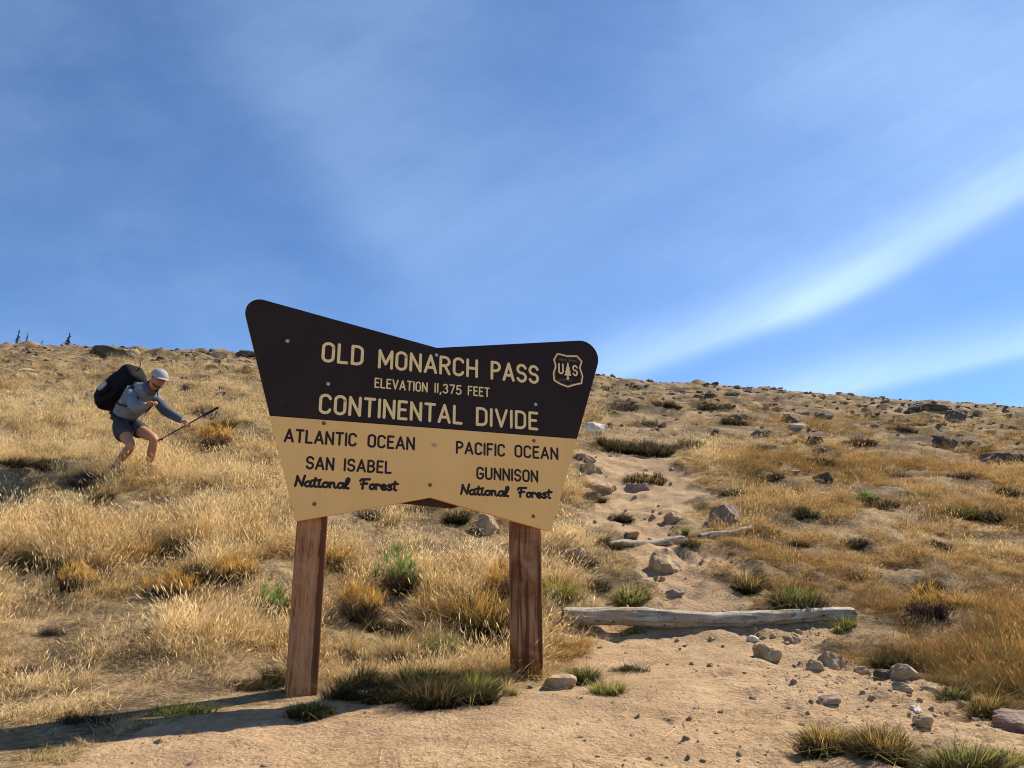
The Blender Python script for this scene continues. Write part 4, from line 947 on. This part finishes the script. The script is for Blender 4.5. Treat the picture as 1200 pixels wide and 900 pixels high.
Z = ground(X, Y, tm)
n = len(X); u1, u2, u3 = rg.uniform(0, 1, (3, n))
patch = fbm(X * .45 + 5, Y * .45, 3, 71); patch2 = fbm(X * 1.7, Y * 1.7, 3, 73)
tint = .13 + patch * .42 + patch2 * .36 + right * (.34 + .06 * (Y < 9)) + ridge * .06 + ridge * (.10 + .12 * right) + (u1 - .5) * .30 + (u1 > .90) * .25
tint = np.where(patch2 + patch * .6 > .42, tint + .16, tint)                    # rusty drifts
tint = np.where((patch2 < -.27), tint * .5 + .42, tint)                                # dull dark patches
tint = np.minimum(tint, .78); tint = np.where(rg.uniform(0, 1, n) < sstep(Y, 11, 20) * .22, .76, tint); tint = np.where(rg.uniform(0, 1, n) < .03, .93, tint)                            # a few still green
near_edge = sstep(-poly_sd(X, Y, TRW), .0, .5)
tint = np.clip(tint, .0, .97)
short = (near_edge < .5) | (Y < 4.5)
idx = np.where(short, np.where(u2 < .55, 5 + (u3 * 4).astype(int), 12 + (u3 * 2).astype(int)),
      np.where(u2 < .36 - ridge * .14, (u3 * 5).astype(int), np.where(u2 < .62, 5 + (u3 * 4).astype(int), np.where(u2 < .92 - ridge * .12 + patch * .1 - right * .17, 9 + (u3 * 3).astype(int), 12 + (u3 * 2).astype(int)))))
tint = np.where(idx >= 12, tint, np.where(idx >= 9, tint * (.35 + .55 * right), tint)); tint = np.where((idx >= 5) & (idx <= 8) & (tint < .8), np.minimum(tint + .10, .78), tint)
sc = .74 * (.42 + .75 * rg.uniform(0, 1, n) ** 1.6 + .42 * np.clip(dens + dens2 * .6, -.4, .6)) * (1 - ridge * .42) * (.70 + .30 * near_edge)
sc = sc * (1 - .24 * right * (1 - sstep(Y, 7, 11)))
for (fx, fy, fr) in LOW: sc = np.where(np.hypot(X - fx, Y - fy) < fr, sc * .62, sc)
S3 = np.stack([sc * rg.uniform(.9, 1.3, n), sc * rg.uniform(.9, 1.3, n), sc * rg.uniform(.85, 1.15, n)], -1)
rot = np.stack([rg.normal(-.08, .26, n), rg.normal(.08, .26, n), rg.uniform(0, 2 * PI, n)], -1)
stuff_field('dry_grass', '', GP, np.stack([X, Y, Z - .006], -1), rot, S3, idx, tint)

# ------------------------------------------------------------------ small conifers beyond the skyline
M_NEEDLE = plain('dark_needles', (.035, .055, .035), .8, .1, .4, 20, bmp=0); M_BARK = plain('grey_bark', (.12, .09, .07), .9, .1, .3, 20)
def conifer(x, ytop, ybase, Yd, wpx, label, seed, dens=1.0):
    r_ = np.random.default_rng(seed); top = atY(x, ytop, Yd); base = atY(x, ybase + 14, Yd); Ht = top.z - base.z; s = Yd * 1.0 / F
    o = empty('conifer', (base.x, base.y, base.z)); tag(o, label, 'tree')
    v = []; f = []
    for k, (zz, rr) in enumerate(((0, .05), (Ht * .5, .035), (Ht, .008))):
        for j in range(7): v.append((rr * Ht * .6 * math.cos(j * .9), rr * Ht * .6 * math.sin(j * .9), zz))
    f = [(k * 7 + j, k * 7 + (j + 1) % 7, k * 7 + 7 + (j + 1) % 7, k * 7 + 7 + j) for k in range(2) for j in range(7)]
    poly('trunk', v, f, M_BARK, o, True)
    V_, F_ = [], []; R0 = wpx * s / 2
    for k in range(int(90 * dens)):
        t = r_.uniform(.08, 1) ; a = r_.uniform(0, 2 * PI); L = R0 * (1 - t * .85) * r_.uniform(.5, 1.15); z0 = t * Ht
        if vnoise(np.array([t * 7.]), np.array([a]), seed)[0] < -.22: continue
        for q_ in range(7):
            c = q_ / 6 * L; dz = -c * .15; w2 = L * .42 * (1 - q_ / 9); b = len(V_); an = a + r_.uniform(-.3, .3)
            px_, py_ = c * math.cos(an), c * math.sin(an); w3 = w2 * 1.2
            V_ += [(px_ - w2 * math.sin(a), py_ + w2 * math.cos(a), z0 + dz), (px_ + w2 * math.sin(a), py_ - w2 * math.cos(a), z0 + dz), (px_ + w2 * math.cos(a), py_ + w2 * math.sin(a), z0 + dz + w3 * r_.uniform(.2, 1))]; F_.append((b, b + 1, b + 2))
    poly('crown', V_, F_, M_NEEDLE, o)
conifer(17, 386, 404, 46, 15, 'leftmost thin dark conifer top on the left skyline', 3)
conifer(28, 389, 404, 46, 11, 'second thin conifer top close beside the leftmost one on the skyline', 4)
conifer(46, 397, 405, 52, 13, 'tiny faint conifer top between the pair and the bushy one on the skyline', 5, .6)
conifer(77, 390, 405, 46, 20, 'bushy conifer top on the left skyline, rightmost of the skyline trees', 6, 1.4)

# ================================================================== THE HIKER
YP = 9.2
PO = gpt(152, 556); pf = Vector(PO); YP = pf.y
def J(x, y, d=0): return atY(x, y, YP + d) - Vector((pf.x, pf.y, pf.z))
def skin(name, nodes, edges, mat, parent, sub=2, roots=(0,), loc=(0, 0, 0)):
    """nodes: (Vector, rx[, ry])"""
    me = bpy.data.meshes.new(name); me.from_pydata([tuple(n_[0]) for n_ in nodes], edges, []); me.update()
    o = bpy.data.objects.new(name, me); COL.objects.link(o)
    md = o.modifiers.new('skin', 'SKIN'); md.use_smooth_shade = True; md.branch_smoothing = .6
    for i, n_ in enumerate(nodes): me.skin_vertices[0].data[i].radius = (n_[1], n_[2] if len(n_) > 2 else n_[1])
    for i in range(len(nodes)): me.skin_vertices[0].data[i].use_root = i in roots
    sb = o.modifiers.new('sub', 'SUBSURF'); sb.levels = sub; sb.render_levels = sub
    dg = bpy.context.evaluated_depsgraph_get(); m2 = bpy.data.meshes.new_from_object(o.evaluated_get(dg)); o.modifiers.clear(); o.data = m2; bpy.data.meshes.remove(me)
    m2.name = name; m2.materials.clear(); m2.materials.append(mat); m2.polygons.foreach_set('use_smooth', [True] * len(m2.polygons))
    if parent: o.parent = parent
    o.location = loc; return o
per = empty('person', pf); tag(per, 'crouching hiker in grey jacket, dark shorts and grey cap in the grass at left', 'person')
M_SKIN = plain('skin', (.40, .18, .10), .6, .3, .10, 14, bmp=.05); M_JACK = plain('grey_jacket_fabric', (.17, .18, .20), .85, .15, .3, 9, bmp=1.)
M_NAVY = plain('navy_sleeve_fabric', (.07, .078, .11), .85, .15, .3, 9, bmp=1.)
M_SHORT = plain('dark_shorts_fabric', (.045, .043, .048), .85, .15, .35, 9, bmp=1.); M_CAP = plain('grey_cap_fabric', (.30, .29, .29), .85, .2, .15, 30)
M_BLACK = plain('black_pack_nylon', (.008, .008, .010), .85, .12, .4, 10, bmp=1.); M_STRAP = plain('black_strap', (.014, .014, .016), .7, .3, .2, 30)
M_HAIR = plain('dark_beard_hair', (.10, .05, .03), .8, .2, .3, 60); M_BOOT = plain('brown_boot', (.10, .07, .05), .7, .3, .3, 30); M_SOCK = plain('grey_sock', (.16, .16, .17), .9, .1, .2, 40)
M_EYE = plain('eye', (.03, .02, .02), .3, .5, .1, 10); M_GREEN = plain('dark_green_undershirt', (.030, .065, .045), .85, .2, .2, 10, bmp=.3)
M_OR = plain('orange_red_glove_strap', (.42, .10, .05), .7, .2, .15, 20)
pel, wst, cst, nkb = J(144, 495, 0), J(147, 485, -.03), J(156, 474, -.09), J(173, 457, -.17)
hd0, hd1, hd2 = J(179, 453, -.22), J(185, 447, -.27), J(187, 440, -.28)
rsh, lsh = J(151, 461, -.24), J(180, 464, .06)
rel, lel = J(158, 480, -.38), J(194, 482, -.10)
rha, lha = J(176, 473, -.44), J(217, 495, -.24)
rhp, lhp = J(139, 499, -.08), J(153, 498, .08)
rkn, lkn = J(154, 522, -.32), J(181, 514, -.16)
ran, lan = J(136, 545, -.10), J(174, 549, .02)
shc = rsh + (lsh - rsh) * .5
g_ = lambda v: Vector((v.x, v.y, G(v.x + pf.x, v.y + pf.y) - pf.z))
rft, lft = g_(ran) + Vector((0, 0, .07)), g_(lan) + Vector((0, 0, .07))
fwd = Vector((.82, -.57, 0))
rto, lto = rft + fwd * .17 - Vector((0, 0, .025)), lft + fwd * .17 - Vector((0, 0, .0))
mid = lambda a, b, t=.5: a + (b - a) * t
N_ = [(pel, .115, .10), (wst, .085, .075), (cst, .075, .065), (nkb, .050, .05), (hd0, .060, .066), (hd1, .084, .096), (hd2, .088, .100),
      (rsh, .050), (rel, .043), (mid(rel, rha, .85), .03), (lsh, .050), (lel, .043), (mid(lel, lha, .88), .03),
      (rhp, .09), (mid(rhp, rkn, .45), .078), (rkn, .056), (mid(rkn, ran, .35), .058), (ran, .036), (rft, .042),
      (lhp, .09), (mid(lhp, lkn, .45), .078), (lkn, .056), (mid(lkn, lan, .35), .058), (lan, .036), (lft, .042)]
body = skin('body', N_, [(0, 1), (1, 2), (2, 3), (3, 4), (4, 5), (5, 6), (2, 7), (7, 8), (8, 9), (2, 10), (10, 11), (11, 12), (0, 13), (13, 14), (14, 15), (15, 16), (16, 17), (17, 18), (0, 19), (19, 20), (20, 21), (21, 22), (22, 23), (23, 24)], M_SKIN, per, 2)
TS = [(pel + Vector((0, 0, .02)), .150, .128), (wst, .146, .122), (cst, .168, .136), (shc + Vector((0, 0, .005)), .205, .132), (mid(shc, nkb, .62), .150, .112), (mid(nkb, hd0, .55), .078, .080), (mid(hd0, hd1, .12), .070, .072)]
TSA = np.array([[*t_[0], t_[1], t_[2]] for t_ in TS])
def tline(t):
    x_ = t * (len(TS) - 1); i_ = min(int(x_), len(TS) - 2); f_ = x_ - i_
    P_ = [TSA[max(0, min(len(TS) - 1, i_ + q_))] for q_ in (-1, 0, 1, 2)]
    return .5 * (2 * P_[1] + (P_[2] - P_[0]) * f_ + (2 * P_[0] - 5 * P_[1] + 4 * P_[2] - P_[3]) * f_ ** 2 + (3 * P_[1] - P_[0] - 3 * P_[2] + P_[3]) * f_ ** 3)
def tpt(t, ph, k_=1.0):
    c_ = tline(t); d_ = Vector(tline(min(1, t + .02))[:3]) - Vector(tline(max(0, t - .02))[:3]); d_.normalize()
    sa = (lsh - rsh).normalized(); mixa = (lsh - rsh).normalized(); sa = (mixa - d_ * mixa.dot(d_)).normalized(); db = sa.cross(d_)
    if db.z < 0: db = -db
    e_ = .85; cs, sn = math.cos(ph), math.sin(ph); cs = math.copysign(abs(cs) ** e_, cs); sn = math.copysign(abs(sn) ** e_, sn)
    return Vector(c_[:3]) + sa * c_[3] * cs * k_ + db * c_[4] * sn * k_
def loft(name, t0, t1, mat, wr=.05, kk=1.0, n=26, m=30):
    V_ = []; F_ = []
    for i_ in range(m + 1):
        t = t0 + (t1 - t0) * i_ / m
        for k_ in range(n):
            ph = 2 * PI * k_ / n; w_r = 1 + wr * float(fbm(np.array([math.cos(ph) * 1.5 + t * 9]), np.array([math.sin(ph) * 1.5 + t * 3]), 3, 8)[0]); V_.append(tpt(t, ph, kk * w_r))
    for i_ in range(m):
        for k_ in range(n): F_.append((i_ * n + k_, i_ * n + (k_ + 1) % n, (i_ + 1) * n + (k_ + 1) % n, (i_ + 1) * n + k_))
    return poly(name, V_, F_, mat, per, True)
loft('undershirt', .0, .20, M_GREEN, .05, .97)
loft('jacket', .13, .86, M_JACK, .10)
loft('jacket_collar', .80, 1.0, M_NAVY, .08, 1.05)
rs_ = mid(rsh, shc, .25)
skin('sleeve', [(rs_, .088), (mid(rsh, rel, .12), .082), (mid(rsh, rel, .55), .070), (rel, .062), (mid(rel, rha, .55), .050), (mid(rel, rha, .84), .042)], [(0, 1), (1, 2), (2, 3), (3, 4), (4, 5)], M_JACK, per)['label'] = 'light grey sleeve bent across the chest'
ls_ = mid(lsh, shc, .25)
skin('sleeve', [(ls_, .086), (mid(lsh, lel, .12), .080), (mid(lsh, lel, .5), .070)], [(0, 1), (1, 2)], M_JACK, per)['label'] = 'light grey upper part of the reaching sleeve'
ya = (lsh - rsh).normalized(); yx = (nkb - cst); yx = (yx - ya * yx.dot(ya)).normalized(); yz = ya.cross(yx)
skin('sleeve', [(mid(lsh, lel, .35), .071), (lel, .064), (mid(lel, lha, .5), .053), (mid(lel, lha, .86), .043)], [(0, 1), (1, 2), (2, 3)], M_NAVY, per)['label'] = 'navy forearm of the sleeve reaching to the pole'
skin('shorts', [(pel + Vector((0, 0, .05)), .152, .138), (pel, .155, .14), (rhp, .122), (mid(rhp, rkn, .62), .108), (lhp, .122), (mid(lhp, lkn, .55), .104)], [(0, 1), (1, 2), (2, 3), (1, 4), (4, 5)], M_SHORT, per)
for a_, t_ in ((rft, rto), (lft, lto)):
    skin('boot', [(a_ + Vector((0, 0, .07)), .052), (a_ + Vector((0, 0, -.01)), .052, .055), (mid(a_, t_, .6), .046, .04), (t_, .040, .03)], [(0, 1), (1, 2), (2, 3)], M_BOOT, per)
for k_, a_ in ((rkn, ran), (lkn, lan)):
    skin('sock', [(mid(k_, a_, .8), .047), (a_, .045)], [(0, 1)], M_SOCK, per)
# hands: palm and five separate curled fingers
def hand(c, fd, up, mat, curl=1.0):
    fd = fd.normalized(); up = (up - fd * up.dot(fd)).normalized(); sdv = fd.cross(up)
    n_ = [(c - fd * .045, .020, .026), (c, .020, .036), (c + fd * .035, .017, .036)]; e_ = [(0, 1), (1, 2)]; rt = [0]
    for k, (so_, L) in enumerate(((-.029, .068), (-.010, .078), (.010, .073), (.028, .058))):
        b = len(n_); p0 = c + fd * .03 + sdv * so_
        p1 = p0 + fd * L * .42; p2 = p1 + (fd * .35 - up * .9 * curl).normalized() * L * .36; p3 = p2 + (-fd * .5 - up * .6 * curl).normalized() * L * .28
        n_ += [(p0, .0105), (p1, .0100), (p2, .0092), (p3, .0080)]; e_ += [(b, b + 1), (b + 1, b + 2), (b + 2, b + 3)]; rt.append(b)
    b = len(n_); p0 = c - fd * .015 - sdv * .026; p1 = p0 + (fd * .5 - sdv * .6 - up * .4).normalized() * .036; p2 = p1 + (fd * .7 - up * .8 * curl).normalized() * .030
    n_ += [(p0, .0125), (p1, .0115), (p2, .0095)]; e_ += [(b, b + 1), (b + 1, b + 2)]; rt.append(b)
    return skin('hand', n_, e_, mat, per, 1, rt)
hand(rha, rha - rel, Vector((0, -.4, 1)), M_SKIN, .9); hand(lha, lha - lel, Vector((0, -.3, 1)), M_SKIN, 1.0)
skin('glove_strap', [(mid(rel, rha, .86), .040), (mid(rel, rha, 1.0), .040)], [(0, 1)], M_OR, per)
# face: looks along fwd and down a little
fc = (fwd + Vector((0, 0, -.42))).normalized(); rt_ = fc.cross(Vector((0, 0, 1))).normalized(); up_ = rt_.cross(fc)
hc = mid(hd1, hd2, .35)
skin('nose', [(hc + fc * .080 + up_ * .018, .010), (hc + fc * .104 - up_ * .012, .015), (hc + fc * .092 - up_ * .020, .012)], [(0, 1), (1, 2)], M_SKIN, per, 1)
for s_ in (-1, 1):
    skin('ear', [(hc + rt_ * s_ * .082 + up_ * .022, .010, .016), (hc + rt_ * s_ * .084 - up_ * .012, .009, .014)], [(0, 1)], M_SKIN, per, 1)
    skin('eye', [(hc + fc * .078 + rt_ * s_ * .030 + up_ * .022, .010), (hc + fc * .080 + rt_ * s_ * .034 + up_ * .022, .009)], [(0, 1)], M_EYE, per, 1)
skin('mouth', [(hc + fc * .086 - up_ * .044 - rt_ * .024, .006), (hc + fc * .092 - up_ * .046, .008), (hc + fc * .086 - up_ * .044 + rt_ * .024, .006)], [(0, 1), (1, 2)], plain('lips', (.36, .13, .10), .5, .3), per, 1)
skin('beard', [(hc + fc * .006 - up_ * .056 - rt_ * .060, .014), (hc + fc * .040 - up_ * .078 - rt_ * .036, .018), (hc + fc * .052 - up_ * .090, .018), (hc + fc * .048 - up_ * .082 + rt_ * .034, .016), (hc + fc * .006 - up_ * .056 + rt_ * .060, .014)], [(0, 1), (1, 2), (2, 3), (3, 4)], M_HAIR, per, 2)
skin('hair', [(hc - fc * .045 + up_ * .01, .072, .085), (hc - fc * .035 + up_ * .05, .078, .088)], [(0, 1)], M_HAIR, per, 2)
# sunglasses bar dark under the cap brim
def uvdome(name, c, ax, ay, az, rx, ry, rz, mat, parent, v0=-.1, n=20, m=9):
    V_ = []; F_ = []
    for i in range(m + 1):
        ph = v0 + (PI / 2 - v0) * i / m
        for k in range(n): a = 2 * PI * k / n; V_.append(c + ax * rx * math.cos(ph) * math.cos(a) + ay * ry * math.cos(ph) * math.sin(a) + az * rz * math.sin(ph))
    for i in range(m):
        for k in range(n): F_.append((i * n + k, i * n + (k + 1) % n, (i + 1) * n + (k + 1) % n, (i + 1) * n + k))
    return poly(name, V_, F_, mat, parent, True)
cap = uvdome('cap', hc + up_ * .034 - fc * .004, fc, rt_, up_, .108, .098, .095, M_CAP, per)
bv, bf = [], []
for i in range(5):
    for k in range(13):
        a = (-1 + 2 * k / 12) * 1.15; rr = .100 + .078 * i / 4 * math.cos(a * .9) ** .7
        c_ = hc + up_ * (.040 - .010 * i / 4 - .02 * (k / 6 - 1) ** 2) + fc * rr * math.cos(a) + rt_ * min(rr, .102) * math.sin(a); bv.append(c_)
bv += [v + up_ * -.006 for v in bv]
for L_ in (0, 65):
    for i in range(4):
        for k in range(12): q_ = (L_ + i * 13 + k, L_ + i * 13 + k + 1, L_ + i * 13 + 14 + k, L_ + i * 13 + 13 + k); bf.append(q_ if L_ == 0 else q_[::-1])
for k in range(12): bf.append((52 + k, 53 + k, 118 + k, 117 + k))
br = poly('cap_brim', bv, bf, M_CAP, cap, True)
# ---- backpack: a thing of its own, carried on the back
bx_ = ((mid(cst, nkb, .6) - pel).normalized() + Vector((.42, -.12, -.12))).normalized(); bk = Vector((0, 0, 1)) - bx_ * bx_.z; bk.normalize()
bs = bx_.cross(bk)
pc_ = J(140, 456, -.02)
pack = empty('backpack', pf + pc_); tag(pack, 'bulky black backpack carried on the back of the crouching hiker', 'backpack')
def sbox(name, c, ax, ay, az, a, b, d, mat, parent, e=.45, taper=0., n=28, m=18, lump=.0):
    V_ = []; F_ = []; sg = lambda x, p_: math.copysign(abs(x) ** p_, x)
    for i in range(m + 1):
        ph = -PI / 2 + PI * i / m
        for k in range(n):
            t = 2 * PI * k / n; x = sg(math.cos(ph), e) * sg(math.cos(t), e); y = sg(math.cos(ph), e) * sg(math.sin(t), e); z = sg(math.sin(ph), e)
            q_ = 1 + taper * x; lp_ = 1 + lump * float(vnoise(np.array([x * 3 + 5.]), np.array([y * 3 + z * 4.]), 6)[0])
            V_.append(c + ax * a * x * lp_ + ay * b * y * q_ * lp_ + az * d * z * q_ * lp_)
    for i in range(m):
        for k in range(n): F_.append((i * n + k, i * n + (k + 1) % n, (i + 1) * n + (k + 1) % n, (i + 1) * n + k))
    return poly(name, V_, F_, mat, parent, True)
O0 = Vector((0, 0, 0))
sbox('main_bag', O0, bx_, bs, bk, .285, .17, .15, M_BLACK, pack, .62, .0, lump=.12)
sbox('top_lid', bx_ * .21 + bk * .035, bx_, bs, bk, .125, .16, .125, M_BLACK, pack, .6, lump=.15)
sbox('bottom_bag', bx_ * -.21 + bk * -.01, bx_, bs, bk, .10, .15, .13, M_BLACK, pack, .6, lump=.15)
sp_ = sbox('side_pocket', bs * .16 + bx_ * -.06, bx_, bs, bk, .12, .04, .07, M_BLACK, pack, .6)
sd1 = -1 if (bs.y > 0) else 1
sbox('bottle', bs * (sd1 * .185) + bx_ * -.05 + bk * .02, bx_, bs, bk, .075, .035, .04, plain('grey_bottle', (.30, .31, .33), .5, .4), pack, .8)
sbox('front_pocket', bk * .14 + bx_ * .02, bx_, bs, bk, .15, .11, .035, M_BLACK, pack, .6, lump=.1)
for s_ in (-1, 1):
    L_ = lambda q_: q_ if s_ > 0 else PI - q_
    pts_ = [tpt(t_, L_(R(a_)), 1.06) - pc_ for t_, a_ in ((.52, 88), (.60, 68), (.66, 30), (.64, -20), (.56, -55), (.44, -58), (.33, -35), (.28, 10), (.28, 60))]
    skin('shoulder_strap', [(q_, .026 if k_ < 6 else .014, .012) for k_, q_ in enumerate(pts_)], [(k_, k_ + 1) for k_ in range(len(pts_) - 1)], M_STRAP, pack, 2)
pts_ = [tpt(.13, R(a_), 1.05) - pc_ for a_ in (70, 30, -10, -50, -90, -130, -170, -210, -250)]
skin('hip_belt', [(q_, .030, .013) for q_ in pts_], [(k_, k_ + 1) for k_ in range(len(pts_) - 1)], M_STRAP, pack, 2)
skin('haul_loop', [(bx_ * .30 + bk * .05, .007), (bx_ * .37 + bk * .07, .007), (bx_ * .40 + bk * .13, .006)], [(0, 1), (1, 2)], M_STRAP, pack, 1)
# ---- trekking pole
pa_, pb_ = J(183.5, 517.5, -.34), J(256.5, 477, -.16)
pole = empty('trekking_pole', pf + pa_); tag(pole, 'thin black trekking pole held level in the front hand of the crouching hiker', 'trekking pole')
M_POLE = plain('black_pole', (.014, .013, .013), .4, .5, .1, 30, bmp=0)
pv = pb_ - pa_
skin('shaft', [(O0, .007), (pv * .5, .0085), (pv * .72, .010)], [(0, 1), (1, 2)], M_POLE, pole, 1)
skin('grip', [(pv * .72, .012), (pv * .82, .016), (pv * .95, .015), (pv * 1.0, .019)], [(0, 1), (1, 2), (2, 3)], M_STRAP, pole, 1)
skin('wrist_strap', [(pv * .99, .008, .004), (pv * .95 - Vector((0, 0, .10)), .010, .004), (pv * .90 - Vector((.02, 0, .12)), .010, .004), (pv * .90, .008, .004)], [(0, 1), (1, 2), (2, 3)], M_STRAP, pole, 1)
uvdome('basket', pv * .06, Vector((1, 0, 0)), Vector((0, 1, 0)), pv.normalized(), .028, .028, .008, M_STRAP, pole, 0, 14, 3)
# keep the place of the left hand on the pole
